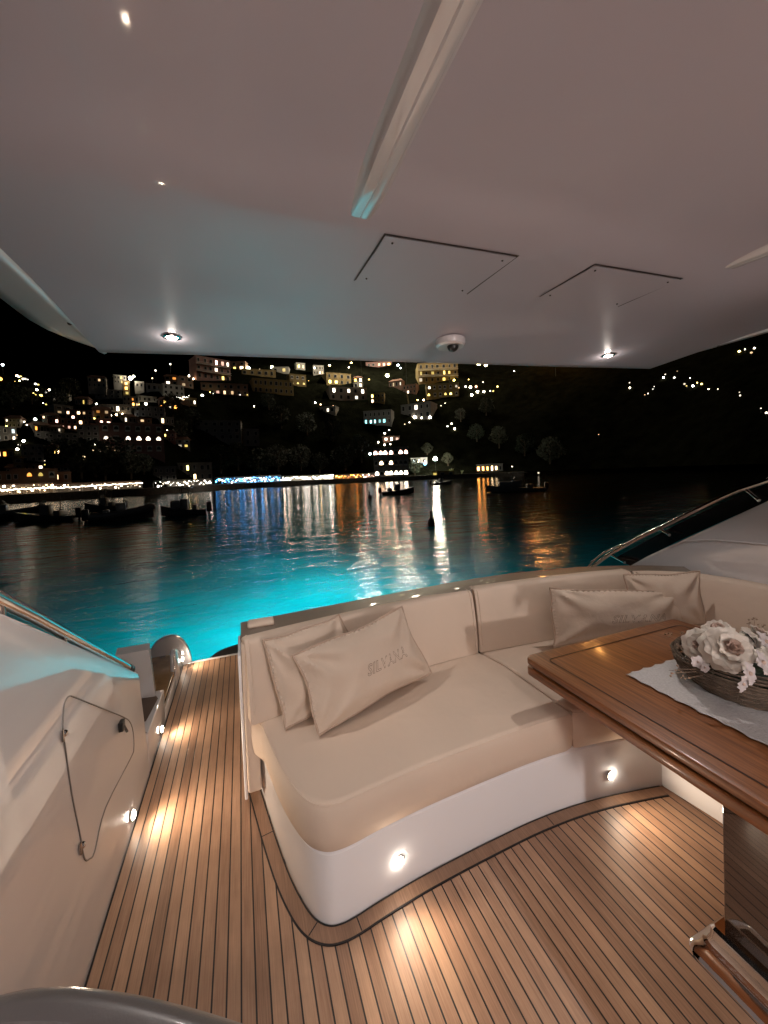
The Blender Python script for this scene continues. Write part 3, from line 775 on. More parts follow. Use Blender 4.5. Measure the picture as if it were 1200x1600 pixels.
# ---- pillows
def pillow(label, BL, BR, TR, TL, th, text=None, tw=.55, th_=.15, tpos=(.05, 0), sag=(0, 0), grp='loose scatter cushions'):
    c = [Vector(p) for p in (BL, BR, TR, TL)]; ctr = sum(c, Vector())/4
    nr = (c[1]-c[0]).cross(c[3]-c[0]).normalized()
    if nr.dot(CAM-ctr) < 0: nr = -nr
    t = thing('scatter_cushion', label, 'cushion', ctr, group=grp)
    sd_ = random.random()*50
    def base(u, v):
        uu = u*(1-.045*(1-v*v)+.018*math.sin(v*4+sd_)); vv = v*(1-.07*(1-u*u)+.02*math.sin(u*5+sd_))
        a = (uu+1)/2; b = (vv+1)/2
        return c[0].lerp(c[1], a).lerp(c[3].lerp(c[2], a), b)
    def thick(u, v):
        k = (max(0, 1-abs(u)**2.6)**.62)*(max(0, 1-abs(v)**2.6)**.62)
        wr = 0
        for su in (-1, 1):
            for sv in (-1, 1):
                dx, dy = (u-su)*.62, (v-sv)*.4; r = math.hypot(dx, dy); an = math.atan2(dy, dx)
                wr += math.exp(-r*r*9)*math.sin(an*8+sd_)*.8*min(1, r*6)
        wr += noise3((u*2.3+sd_, v*1.7, 1))*.28
        return th*(k*(1+wr*.55))
    def front(u, v): return base(u, v)+nr*thick(u, v)
    def backs(u, v): return base(u, v)-nr*thick(u, v)*.75
    mb = MB().grid(lambda a, b: front(2*a-1, 2*b-1), 48, 36).grid(lambda a, b: backs(2*a-1, 2*b-1), 24, 18)
    o = mb.build('cover', pillowm, t)
    rim = []
    for k in range(40): rim.append(base(-1+2*k/40, -1))
    for k in range(30): rim.append(base(1, -1+2*k/30))
    for k in range(40): rim.append(base(1-2*k/40, 1))
    for k in range(30): rim.append(base(-1, 1-2*k/30))
    rs = [.0055+.0006*math.sin(i*1.3) for i in range(len(rim))]
    MB().tube(rim, rs, 8, closed=True).build('piping', pipem, t)
    if text:
        cu = bpy.data.curves.new('txt', 'FONT'); cu.body = text; cu.fill_mode = 'NONE'; cu.bevel_depth = .012; cu.bevel_resolution = 1
        cu.shear = .45; cu.space_character = 1.12; cu.offset = .012; cu.resolution_u = 3
        to = bpy.data.objects.new('txt', cu); COL.objects.link(to)
        bpy.context.view_layer.update()
        me = bpy.data.meshes.new_from_object(to.evaluated_get(bpy.context.evaluated_depsgraph_get()))
        xs = [v.co.x for v in me.vertices]; ysv = [v.co.y for v in me.vertices]
        xa, xb, ya, yb = min(xs), max(xs), min(ysv), max(ysv)
        for v in me.vertices:
            u = tpos[0]+((v.co.x-xa)/(xb-xa)-.5)*tw; vv = tpos[1]+((v.co.y-ya)/(yb-ya)-.5)*th_
            v.co = front(u, vv)+nr*(.0008+v.co.z*.06)-ctr
        eo = bpy.data.objects.new('embroidery', me); COL.objects.link(eo); eo.parent = t
        me.materials.clear(); me.materials.append(thread)
        bpy.data.objects.remove(to); bpy.data.curves.remove(cu)
    return t
def P_(x, y, Y): return ony(x, y, Y)
pillow('sand pillow with outlined SILVANA lettering at the left end of the sofa',
       onz(498, 1150, .49), P_(674, 1050, 1.93), P_(627, 949, 1.97), P_(458, 1022, 1.80), .088, 'SILVANA', .78, .30, (.20, -.04))
pillow('plain sand pillow tucked behind the lettered one at the left end of the sofa',
       onz(445, 1138, .49), P_(600, 1085, 1.98), P_(530, 960, 2.0), P_(410, 1001, 1.93), .075)
pillow('sand pillow with outlined SILVANA lettering leaning behind the table corner',
       P_(864, 1010, 1.86), P_(1075, 990, 1.62), P_(1062, 922, 1.66), P_(857, 919, 1.92), .08, 'SILVANA', .84, .30, (.18, -.10))
pillow('plain sand pillow half hidden in the right back corner of the sofa',
       P_(985, 985, 1.80), P_(1104, 975, 1.58), P_(1092, 893, 1.62), P_(975, 897, 1.84), .07)

# ---- table
tb = thing('cockpit_table', 'varnished two-leaf cockpit table with dark inlay line and dark lacquered pedestal', 'table', (1.8, .6, 0))
def leaf(z0, z1, g=0):
    p = rrect(1.262-g, 2.35, -.6, 1.512+g, .035, 5); r = .006
    return MB().loft(p, [(r, z0), (r*.3, z0+r*.3), (0, z0+r), (0, z1-r), (r*.3, z1-r*.3), (r, z1)])
part('table_top', leaf(.702, .735), varnish, tb)
part('leaf_gap', leaf(.690, .702, -.012), inlay, tb)
part('lower_leaf', leaf(.652, .690), varnish, tb)
io = rrect(1.262+.068, 2.35-.068, -.55, 1.512-.075, .03, 5); ii = offset(io, .0075)
mb = MB(); n = len(io)
for a, b in zip(io, ii): mb.v += [Vector((a[0], a[1], .7362)), Vector((b[0], b[1], .7362))]
for i in range(n): k = i*2; l = ((i+1) % n)*2; mb.f.append([k, k+1, l+1, l])
part('inlay', mb, inlay, tb, smooth=False)
ped = part('pedestal', MB().rbox(1.447, 1.95, -.1, .79, .02, .652, .006), lacquer, tb)
part('base_plate', MB().loft(rrect(1.34, 2.0, -.2, .855, .05, 5), [(.0, 0), (0, .008), (.012, .016), (.05, .022)]), chrome, tb)
part('base_skirt', MB().loft(rrect(1.415, 1.97, -.13, .822, .02, 4), [(-.02, .022), (-.008, .028), (0, .045), (.002, .075), (.012, .085)]), chrome, tb)

# ---- runner
lace = mat('lace_cloth', (.52, .50, .50), .85, bump=[(160, .002)], mott=.12, mscale=120)
def runner():
    mb = MB(); NXr, NYr = 60, 150; xa, xb, ya, yb = 1.52, 2.02, -.35, 1.19
    def fn(a, b):
        x = xa+(xb-xa)*a; y = ya+(yb-ya)*b
        e = .009*abs(math.sin(y*42)); f_ = .009*abs(math.sin(x*42))
        x += e*((1-a)**8) - e*(a**8); y -= f_*(b**30)
        return (x+.01*noise3((x*4, y*4, 0)), y+.012*noise3((x*5, y*5, 2)), .7405+.004*abs(noise3((x*9, y*9, 5))))
    mb.grid(fn, NXr, NYr); return mb
o = runner().build('table_runner', lace); sm = o.modifiers.new('thick', 'SOLIDIFY'); sm.thickness = .0015; sm.offset = 1
tag(o, 'pale lace runner with scalloped edge lying under the flower basket', 'runner')

# ---- flower basket
BC = Vector((1.885, .925, .745))
bk = thing('flower_basket', 'shallow dark twig basket on the lace runner', 'basket', BC)
wick = mat('twig_dark', (.12, .085, .06), .8, bump=[(90, .003)], mott=.35, mscale=30)
mb = MB()
for k in range(15):
    h = .004+.0088*k; rr = .205+.06*math.sin(min(1, k/10)*1.4)-.012*max(0, k-11)
    for rep in range(2):
        pts = []
        for a in range(44):
            q = 2*math.pi*a/44
            j = .006*noise3((math.cos(q)*2.2, math.sin(q)*2.2, k*1.7+rep*9)); j2 = .006*noise3((math.cos(q)*3, math.sin(q)*3, 40+k+rep*5))
            r2 = rr+j+.003*math.sin(q*11+k*math.pi)
            pts.append(BC+Vector((r2*.98*math.cos(q), r2*math.sin(q)*.92, h+j2)))
        mb.tube(pts, .0042, 5, closed=True)
part('liner', MB().lathe([(.0001, .01), (.15, .012), (.19, .06), (.175, .10), (.10, .105), (.0001, .108)], BC, 24), mat('dark_moss', (.012, .025, .015), .9, bump=[(60, .01)]), bk)
for k in range(14):
    q = random.uniform(2.2, 4.6); p = BC+Vector((.2*math.cos(q), .19*math.sin(q), random.uniform(.02, .09)))
    d = Vector((math.cos(q), math.sin(q), random.uniform(-.1, .5)))*random.uniform(.04, .10)
    mb.tube([p, p+d*.5+Vector((0, 0, .008)), p+d], [.002, .0016, .0008], 5)
part('woven_twigs', mb, wick, bk)
petal_m = mat('petal_cream', (.66, .60, .53), .6, spec=.3, mott=.06, mscale=30)
petal_p = mat('petal_blush', (.56, .42, .35), .6, spec=.3, mott=.1, mscale=30)
petal_w = mat('petal_white', (.62, .56, .55), .6, spec=.3, mott=.08, mscale=40)
leafm = mat('leaf_dark', (.03, .055, .028), .5)
def petal(mb, c, ax, az, tilt, L, W, curl, Mx, ruffle=.0, seed=0):
    """cupped petal rooted at c; ax unit out direction handled by Mx"""
    def fn(a, b):
        u = (a-.5)*2; v = b
        wd = W*math.sin(math.pi*min(1, .12+v*.62))**.8*(1-.25*v**6)
        x = u*wd
        ang = tilt+curl*v
        r = L*v; y = r*math.sin(ang)*.9+.25*L*(1-math.cos(u*.9))*-1; z = r*math.cos(ang)
        z += ruffle*math.sin(u*5+seed)*v*v; y += ruffle*.7*math.cos(u*4+seed*2)*v*v
        q = Vector((x, y, z)); q.rotate(Matrix.Rotation(az, 3, 'Z'))
        return c + Mx @ q
    mb.grid(fn, 7, 6)
def rose(name, label, c, rad, face, grp='cream silk roses'):
    c = Vector(c); Mx = Vector((0, 0, 1)).rotation_difference(Vector(face).normalized()).to_matrix()
    t = thing(name, label, 'rose', c, group=grp)
    outer, inn = MB(), MB(); g = 0
    for ring, (n, tilt, L, W, curl) in enumerate(((4, .02, .40, .22, .1), (5, .10, .48, .28, .18), (5, .22, .60, .34, .25), (6, .42, .75, .42, .45), (7, .75, .92, .48, .75), (8, 1.05, 1.05, .50, .95))):
        for k in range(n):
            az = 2*math.pi*k/n+ring*.7+random.uniform(-.12, .12); g += 1
            (inn if ring < 3 else outer).__class__
            petal(inn if ring < 3 else outer, c-Mx@Vector((0, 0, rad*.35)), None, az, tilt, L*rad, W*rad, curl, Mx, rad*.05, g)
    a = outer.build('petals', petal_m, t, fixn=False); b = inn.build('heart', petal_p, t, fixn=False)
    return t
TOP = (0, 0, 1)
rc = lambda px, py, z: onz(px, py, z)
rose('rose', 'large blush-hearted rose facing the viewer at the centre of the basket', ony(1145, 1012, .84), .092, (-.55, -.75, .55))
rose('rose', 'pale cream rose at the left rim of the basket', ony(1095, 1008, .95), .080, (-.9, -.35, .45))
rose('rose', 'cream rose at the back left of the basket, behind the large one', ony(1122, 982, 1.0), .075, (-.4, -.1, .9))
rose('rose', 'cream rose at the back right of the basket beside the dark foliage', ony(1187, 988, .98), .07, (.2, -.3, .9))
rose('rose', 'cream rose low on the right of the basket at the picture edge', ony(1215, 1030, .80), .06, (.1, -.8, .6))
def blossom(label, c, rad, face, n=5):
    c = Vector(c); Mx = Vector((0, 0, 1)).rotation_difference(Vector(face).normalized()).to_matrix()
    t = thing('blossom', label, 'blossom', c, group='small white blossoms')
    mb = MB()
    for k in range(n): petal(mb, c, None, 2*math.pi*k/n+.3, 1.15, rad, rad*.46, .35, Mx, rad*.07, k)
    mb.build('petals', petal_w, t, fixn=False)
    MB().sphere(c+Mx@Vector((0, 0, rad*.12)), rad*.16, 8, 6).build('centre', petal_p, t)
blossom('small white blossom hanging over the left rim of the basket', ony(1090, 1034, .92), .026, (-.6, -.8, .2))
blossom('tiny white blossom below the first one on the left rim', ony(1101, 1043, .90), .02, (-.4, -.9, .1))
blossom('pale petalled blossom hanging right of the large rose', ony(1170, 1052, .78), .042, (.1, -1, .2))
blossom('pale blossom drooping low over the basket front', ony(1160, 1068, .78), .034, (0, -1, -.1))
blossom('white blossom on the far right of the basket', ony(1190, 1035, .79), .045, (.2, -1, .4))
blossom('pale blossom above the right side of the basket', ony(1196, 1003, .86), .045, (.1, -.8, .6))
fo = MB()
for k in range(46):
    q = random.uniform(0, 6.28); r = random.uniform(.03, .2)
    p = BC+Vector((r*math.cos(q), r*math.sin(q), .10+random.uniform(0, .05)))
    M3 = (Matrix.Rotation(q, 3, 'Z') @ Matrix.Rotation(random.uniform(.3, 1.2), 3, 'Y'))
    petal(fo, p, None, 0, .3, random.uniform(.03, .055), .014, .5, M3, .003, k)
o = fo.build('foliage', leafm, bk, fixn=False)
twm = mat('sprig_tan', (.34, .24, .17), .7)
for (px, py, Y) in ((1045, 992, 1.1), (1063, 990, 1.08), (1060, 1010, 1.05), (1050, 1052, .98), (1062, 1046, .98), (1070, 1060, .95), (1180, 965, 1.05), (1170, 973, 1.05), (1190, 975, 1.0)):
    sp_ = MB(); e = ony(px, py, Y); b = BC+(e-BC)*.55+Vector((0, 0, .03)); sp_.tube([BC+(e-BC)*.3+Vector((0, 0, .05)), b, e], [.0015, .0012, .001], 4)
    for k in range(4): sp_.sphere(e+Vector((random.uniform(-.012, .012), random.uniform(-.012, .012), random.uniform(-.01, .012))), .004, 6, 4)
    sp_.build('berry_sprig', twm, bk)

# ---- grey foreground console
cs = thing('curved_console', 'grey curved console moulding at the lower left edge of the cockpit', 'console', (-.3, .1, 0))
arc = catmull([(-1.1, .62, 0), (-.8, .72, 0), (-.55, .752, 0), (-.376, .741, 0), (-.288, .717, 0), (-.194, .672, 0), (-.102, .618, 0), (-.014, .560, 0), (.06, .508, 0), (.16, .42, 0), (.25, .28, 0), (.28, .1, 0)], 6)
mb = MB(); ms = MB(); n = len(arc)
prof = [(-.0, -.88), (0, -.05), (.002, -.025), (.009, -.01), (.02, -.002), (.034, 0), (.050, -.003), (.056, -.012), (.058, -.03)]
prof2 = [(.058, -.032), (.066, -.028), (.08, -.03), (.45, -.05)]
for i, p in enumerate(arc):
    t = (arc[min(i+1, n-1)]-arc[max(i-1, 0)]).normalized(); nr = Vector((t.y, -t.x, 0))
    for d, z in prof: mb.v.append(p+nr*d+Vector((0, 0, .905+z)))
    for d, z in prof2: ms.v.append(p+nr*d*(1 if d < .2 else .8)+Vector((0, 0, .905+z)))
for i in range(n-1):
    for j in range(8): k = i*9+j; mb.f.append([k, k+9, k+10, k+1])
    for j in range(3): k = i*4+j; ms.f.append([k, k+4, k+5, k+1])
part('rim', mb, greym, cs); part('padded_top', ms, greyd, cs)

# ---- ropes and gear outboard
def coil(name, label, c, R, m, n=5, seed=0, sq=.6):
    random.seed(seed); mb = MB(); c = Vector(c)
    for k in range(n):
        pts = []; ph = random.random()*6; tl = random.uniform(-.5, .5)
        for a in range(36):
            q = 2*math.pi*a/36; r = R*(1+.25*math.sin(q+ph)+.08*noise3((k, a*.3, 0)))
            pts.append(c+Vector((r*math.cos(q), r*sq*math.sin(q), .03+k*.022+.10*R*math.sin(q*2+ph)+abs(math.sin(q/2))*R*.5*tl)))
        mb.tube(pts, .016, 7, closed=True)
    o = mb.build(name, m); return tag(o, label, 'rope')
ropem = mat('rope_black', (.03, .03, .032), .7, bump=[(120, .004)])
ropeg = mat('rope_grey', (.30, .27, .23), .8, bump=[(120, .004)])
coil('mooring_rope', 'coiled black mooring rope on the left stern quarter by the water', (-1.38, 3.72, .12), .17, ropem, 7, 3)
coil('mooring_rope', 'loop of grey mooring rope standing up behind the aft coaming', (2.5, 3.05, .50), .12, ropeg, 4, 5)
fd = MB().rbox(-1.7, -.95, 2.9, 3.95, -.02, .07, .03).build('side_deck', rubber); tag(fd, 'black rubber side deck pad outboard of the left stern quarter', 'deck pad')
# ================================================================== THE FAR SHORE
random.seed(11)
glow_cache = {}
def glow(col, es):
    k = (tuple(round(c, 2) for c in col), es)
    if k not in glow_cache: glow_cache[k] = mat('lit_%d' % len(glow_cache), (.8, .8, .8), .5, emit=col, es=es)
    return glow_cache[k]
WARM = (1, .66, .34); WHITE = (1, .84, .62); COOL = (.78, .95, 1); ORANGE = (1, .36, .06); YEL = (1, .72, .16); PINK = (1, .56, .42); TEAL = (.35, .95, .95); BLUE = (.08, .42, 1)
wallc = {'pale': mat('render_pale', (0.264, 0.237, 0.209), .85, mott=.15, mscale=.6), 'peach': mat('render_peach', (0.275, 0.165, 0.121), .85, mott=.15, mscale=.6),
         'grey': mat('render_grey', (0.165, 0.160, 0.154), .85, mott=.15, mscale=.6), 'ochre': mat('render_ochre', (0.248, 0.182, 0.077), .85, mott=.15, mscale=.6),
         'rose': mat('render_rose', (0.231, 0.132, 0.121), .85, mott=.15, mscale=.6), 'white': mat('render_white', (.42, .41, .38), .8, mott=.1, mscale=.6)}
glassd = mat('window_dark', (.03, .035, .04), .2); roofm = mat('roof_tile', (.16, .08, .055), .85, mott=.2)
metald = mat('lamp_metal', (.05, .05, .05), .5); framew = mat('window_frame_white', (.45, .43, .40), .6)
def local(t, mb, name, m, parent=None, **k):
    """mesh given in the thing's own frame"""
    me = mb
    o = MB.build(me, name, m, None, **k); o.parent = parent or t; return o
class LocalThing: pass
def lthing(name, label, cat, loc, rz, group=None):
    o = thing(name, label, cat, loc, rz, group); del o['_w']; return o

def house(px, py, wpx, hpx, wall, label, lit, floors=2, cols=3, roof='flat', name='house', cat='house', skew=0, depth=None, arch=False, es=5, balcony=False, lens=None, dz=0, rz=None, wf=.42):
    """a house whose front foot stands where the sight line (px, py) meets the hillside"""
    P, D = hit(px, py); az = math.atan2(P.x, P.y)
    dd = D*math.cos(az-YAW); k = dd/600.0
    W, H = wpx*k, hpx*k; dep = depth or max(4.0, W*.6)
    if skew == 0 and py < 700: skew = random.uniform(-.38, .38)
    t = lthing(name, label, cat, (P.x, P.y, P.z+dz), -az+skew)
    bw = MB().box(-W/2, W/2, 0, dep, -3, H)
    if roof == 'flat': bw.box(-W/2-.12, W/2+.12, -.12, dep, H+.002, H+.30)
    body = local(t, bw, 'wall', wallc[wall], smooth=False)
    if roof == 'tile':
        rb = MB().add([(-W/2-.4, -.4, H+.01), (W/2+.4, -.4, H+.01), (W/2+.4, dep, H+.01), (-W/2-.4, dep, H+.01), (-W/2+W*.15, dep*.5, H+W*.10+.8), (W/2-W*.15, dep*.5, H+W*.10+.8)],
                      [(0, 1, 5, 4), (1, 2, 5), (2, 3, 4, 5), (3, 0, 4), (0, 3, 2, 1)])
        local(t, rb, 'roof', roofm, smooth=False)
    fh = H/floors; cw = W/cols; q = 0
    for r in range(floors):
        for c in range(cols):
            x = -W/2+cw*(c+.5+random.uniform(-.1, .1)); z = fh*(r+.52); ww, wh = min(cw*wf, 1.5 if not arch else 9), min(fh*.52, 2.2 if not arch else 9)
            L = lit.get((r, c), lit.get((r, '*')) if random.random() < .72 else None)
            if not arch: ww *= random.uniform(.7, 1.15); wh *= random.uniform(.8, 1.1)
            f = MB().box(x-ww/2-.10, x+ww/2+.10, -.09, -.003, z-wh/2-.10, z+wh/2+.10)
            wo = local(t, f, 'window', framew if L is None else wallc[wall], smooth=False)
            if arch:
                n = 10; pts = [(x+ww/2*math.cos(math.pi*i/n), z+(wh*.62)*math.sin(math.pi*i/n)-wh*.2) for i in range(n+1)]
                g = MB().add([(a, -.12, b) for a, b in pts]+[(a, -.095, b) for a, b in pts], [tuple(range(n+1)), tuple(range(2*n+1, n, -1))]+[(i, i+1, i+n+2, i+n+1) for i in range(n)])
            else: g = MB().box(x-ww/2, x+ww/2, -.12, -.095, z-wh/2, z+wh/2)
            local(t, g, 'pane', glassd if L is None else glow(L, round(es*random.choice((.25, .7, 1.4, 2.6)), 1)), wo, smooth=False)
        if balcony and r > 0:
            z = fh*r
            b = MB().box(-W/2, W/2, -1.3, -.1, z-.12, z).box(-W/2, W/2, -1.3, -1.22, z+.85, z+.95)
            for i in range(int(W/.5)): b.box(-W/2+.5*i, -W/2+.5*i+.06, -1.28, -1.24, z, z+.85)
            local(t, b, 'balcony', framew, smooth=False)
    t['_k'] = k
    return t
protos = {}
def lamp_post(px, py, r_px, col, es, label, group=None, h=3.2, D=None, name='street_lamp', cat='street lamp', arm=False):
    """lamp whose glowing head shows at (px, py)"""
    P, Dh = hit(px, py)
    if D: P = onr(px, py, D); Dh = D
    else: P = onr(px, py, Dh-1.6)
    az = math.atan2(P.x, P.y); g = ground(P.x, P.y); r = r_px/2*(Dh*math.cos(az-YAW))/600
    es = es*1.8; r = r*.95
    t = lthing(name, label, cat, (P.x, P.y, P.z), -az, group)
    dl = max(.5, P.z-g)
    pl = MB().tube([(0, 0, -dl-.3), (0, 0, -r*.7)], [.07, .05], 6).lathe([(.16, -r*.9), (.22, -r*.8), (.12, -r*.6)], n=8)
    local(t, pl, 'pole', metald)
    local(t, MB().sphere((0, 0, 0), r, 10, 8), 'lamp_globe', glow(col, es))
    return t

# --- named buildings, from the waterline up
L = {}
house(14, 768, 28, 30, 'peach', 'peach quayside building at the far left edge, behind the string lights', {}, 2, 3)
house(56, 768, 54, 34, 'peach', 'peach restaurant with orange arched upper windows above the string lights', {(1, 0): YEL, (1, 1): ORANGE, (1, 2): YEL, (0, '*'): WARM}, 2, 4, arch=True, es=2.5)
house(97, 765, 24, 26, 'peach', 'small peach house with one lit window at the right end of the restaurant', {(1, 0): WARM}, 2, 2, es=3)
house(30, 742, 12, 26, 'ochre', 'narrow dim bell tower above the quayside restaurant', {}, 3, 1, name='bell_tower', cat='tower', depth=3)
house(52, 722, 26, 26, 'pale', 'pale dim house with dark windows above the quayside restaurant', {}, 3, 3)
house(48, 735, 32, 9, 'peach', 'low warmly lit terrace house just behind the restaurant roof', {(0, 3): WHITE}, 1, 4)
house(122, 708, 16, 12, 'ochre', 'little ochre house left of the arcaded hotel with a bright porch', {(0, 1): WARM}, 1, 2)
house(258, 752, 32, 22, 'grey', 'grey two-storey beach house above the white beach lights', {}, 2, 4)
house(306, 752, 48, 28, 'pale', 'long pale beach house with one lit upper window beside the blue lights', {(1, 1): YEL, (0, 2): WARM}, 2, 5, es=3)
h = house(209, 709, 84, 46, 'rose', 'rose coloured arcaded hotel with a row of glowing arches', {(1, '*'): WHITE}, 3, 6, arch=True, es=3.2, name='arcaded_hotel', cat='hotel')
house(108, 672, 50, 17, 'peach', 'long low house with a band of pink lit windows on the left slope', {(0, 2): PINK, (0, 3): PINK, (0, 4): WARM, (0, 5): WARM, (1, 1): PINK, (1, 5): WARM}, 2, 7, es=4)
house(124, 656, 34, 14, 'rose', 'rose house with warm top windows stacked behind the pink-lit one', {(1, 0): WARM, (1, 2): WARM, (1, 3): WARM, (0, 1): PINK}, 2, 5, es=3)
house(165, 668, 18, 12, 'rose', 'small house with two rose glowing windows above the arcaded hotel', {(0, 0): PINK, (0, 1): PINK}, 1, 2, es=4, arch=False)
house(150, 690, 44, 24, 'grey', 'dim unlit grey house left of the arcaded hotel', {}, 3, 5)
house(100, 700, 36, 22, 'grey', 'dim grey terraced house between the left lamps and the ochre house', {}, 3, 4)
house(74, 690, 30, 14, 'grey', 'dim small house under the lone square window light on the left', {}, 2, 3)
house(10, 690, 26, 22, 'grey', 'grey house at the far left edge with two rows of lit windows', {(1, 0): COOL, (1, 2): COOL, (0, 0): COOL, (0, 2): WHITE}, 2, 3, es=4)
house(198, 618, 9, 22, 'ochre', 'slim tower house lit orange from inside beneath a bright floodlight', {(0, 0): YEL, (1, 0): ORANGE, (2, 0): ORANGE}, 3, 1, name='tower_house', depth=4, es=2.2)
house(250, 612, 36, 11, 'white', 'long white terrace house left of the bright white balustrade', {}, 1, 5, balcony=False)
house(272, 618, 30, 16, 'white', 'white flat house directly above the bright white balustrade', {}, 2, 4)
house(230, 628, 26, 8, 'white', 'low white house at the left end of the bright balustrade', {}, 1, 4)
house(218, 606, 12, 9, 'white', 'tiny white house right of the orange tower house', {}, 1, 2)
house(170, 622, 34, 13, 'grey', 'dim grey house left of the orange tower house', {}, 2, 4)
house(180, 645, 44, 12, 'grey', 'dim wide house on the slope over the rose-lit windows', {(0, 3): WHITE}, 1, 6, es=3)
house(234, 652, 40, 16, 'grey', 'dim unlit house under the bright white balustrade', {}, 2, 5)
house(335, 595, 52, 34, 'rose', 'big rose hotel block with a pink lit roof terrace', {(2, 3): PINK, (2, 4): PINK, (2, 5): WHITE, (0, 4): YEL, (1, 3): WHITE}, 3, 6, es=4, name='hillside_hotel', cat='hotel', balcony=True)
house(352, 618, 68, 18, 'peach', 'long peach hillside house below the pink lit hotel', {(0, 3): WARM, (0, 4): WARM, (0, 2): PINK}, 2, 7, es=3)
house(428, 616, 62, 22, 'ochre', 'long dim ochre wall house lit by a palm floodlight at its left', {}, 2, 8)
house(438, 583, 26, 9, 'white', 'small white house with a lit loggia near the roof edge', {(0, 1): YEL}, 1, 2, es=1)
house(405, 588, 50, 10, 'ochre', 'low ochre terrace wall house washed by two bright lamps', {}, 1, 5)
house(466, 604, 26, 18, 'ochre', 'ochre house with a glowing yellow ground floor', {(0, 0): YEL, (0, 1): YEL, (0, 2): YEL}, 2, 3, es=1.6, arch=True)
house(530, 602, 40, 18, 'ochre', 'ochre house with yellow lit front next to the brightest hillside floodlight', {(0, 0): YEL, (0, 1): YEL}, 2, 4, es=1.6)
house(545, 626, 60, 20, 'pale', 'pale villa with a row of large glowing windows below the floodlight', {(1, 0): WHITE, (1, 2): WHITE, (0, 3): WHITE, (1, 4): WHITE}, 2, 5, es=7)
house(512, 646, 26, 10, 'pale', 'small pale house with a lit corner low on the dark slope', {(0, 1): WHITE}, 1, 3, es=3)
house(592, 574, 40, 8, 'rose', 'low orange lit building tucked under the hardtop edge', {(0, 2): ORANGE, (0, 3): ORANGE, (0, 4): ORANGE}, 1, 5, es=3)
house(685, 598, 62, 30, 'ochre', 'grand cream hotel, upper wing with a row of lit balconies under the hardtop', {(1, '*'): YEL, (0, 4): YEL, (0, 0): WHITE}, 3, 7, es=2.2, name='grand_hotel', cat='hotel', balcony=True)
house(692, 622, 50, 22, 'ochre', 'grand cream hotel, lower wing with bright arcade lights', {(0, '*'): YEL, (1, 0): WHITE, (1, 5): WHITE}, 2, 6, es=2.4, name='grand_hotel', cat='hotel', arch=True)
house(650, 655, 50, 24, 'grey', 'grey villa with three large globes glowing along its terrace', {(1, 2): WHITE}, 2, 5, es=4)
house(590, 664, 44, 22, 'grey', 'grey restaurant with a teal glowing glazed terrace', {(0, '*'): TEAL}, 2, 6, es=2.6, name='terrace_restaurant', cat='restaurant')
house(612, 690, 26, 8, 'peach', 'small pink lit kiosk above the waterfront restaurant', {(0, 0): PINK, (0, 1): WHITE, (0, 2): PINK}, 1, 3, es=3.5)
house(612, 748, 54, 48, 'pale', 'tall waterfront restaurant with warm upper balcony and white lit tall arches below', {(2, '*'): PINK, (0, '*'): WHITE, (1, 1): WARM, (1, 3): WARM}, 3, 7, es=14, name='waterfront_restaurant', cat='restaurant', arch=True, depth=8, wf=.7)
house(655, 725, 26, 9, 'white', 'small flat boathouse right of the tall waterfront restaurant', {(0, 0): COOL, (0, 1): WHITE}, 1, 3, es=2)
house(342, 688, 66, 30, 'grey', 'large dim teal-grey house in the dark middle slope', {}, 3, 6)
house(388, 697, 34, 26, 'grey', 'dim house with a small peach lamp right of the large unlit one', {(0, 0): PINK}, 2, 3, es=1.2)
house(765, 738, 40, 12, 'grey', 'low beach bar glowing orange on the dark right headland', {(0, 0): ORANGE, (0, 1): ORANGE, (0, 2): ORANGE, (0, 3): WARM, (0, 4): WARM}, 1, 6, es=9, name='beach_bar', cat='bar')
house(692, 744, 34, 7, 'ochre', 'low ochre jetty hut beneath the brightest shore lamp', {(0, 0): YEL}, 1, 3, es=3)

# small houses that fill the terraces of the town
ORD = ['first', 'second', 'third', 'fourth', 'fifth', 'sixth', 'seventh', 'eighth', 'ninth', 'tenth']
rowsf = [('topmost', [(152, 606), (188, 600), (268, 602), (292, 606), (372, 578), (470, 578), (498, 586)]),
         ('second', [(94, 628), (128, 634), (205, 636), (262, 640), (296, 634), (560, 606), (618, 606)]),
         ('third', [(78, 662), (100, 648), (160, 656), (204, 662), (228, 668), (262, 664), (590, 630), (640, 616)]),
         ('fourth', [(20, 668), (66, 676), (88, 684), (134, 684), (158, 680), (262, 690), (286, 700)]),
         ('lowest', [(8, 716), (84, 712), (112, 716), (140, 722), (98, 744), (20, 742)])]
for nm, pts in rowsf:
    for i, (x, y) in enumerate(pts):
        fl = random.choice((1, 2, 2)); cl = random.choice((2, 3, 4)); wc = random.choice(('pale', 'peach', 'grey', 'ochre', 'rose', 'white'))
        lt = {(random.randrange(fl), random.randrange(cl)): random.choice((WARM, WARM, YEL, WHITE, ORANGE)) for _ in range(random.choice((1, 1, 2, 3)))}
        house(x, y, random.uniform(14, 24), random.uniform(8, 11)*(1+.25*fl), wc, '%s little house, %s from the left in the %s row of small houses' % ({'pale': 'pale', 'peach': 'peach', 'grey': 'grey', 'ochre': 'ochre', 'rose': 'rose', 'white': 'white'}[wc], ORD[i], nm), lt, fl, cl, roof=random.choice(('flat', 'tile')), es=random.choice((1.5, 4)), arch=False)

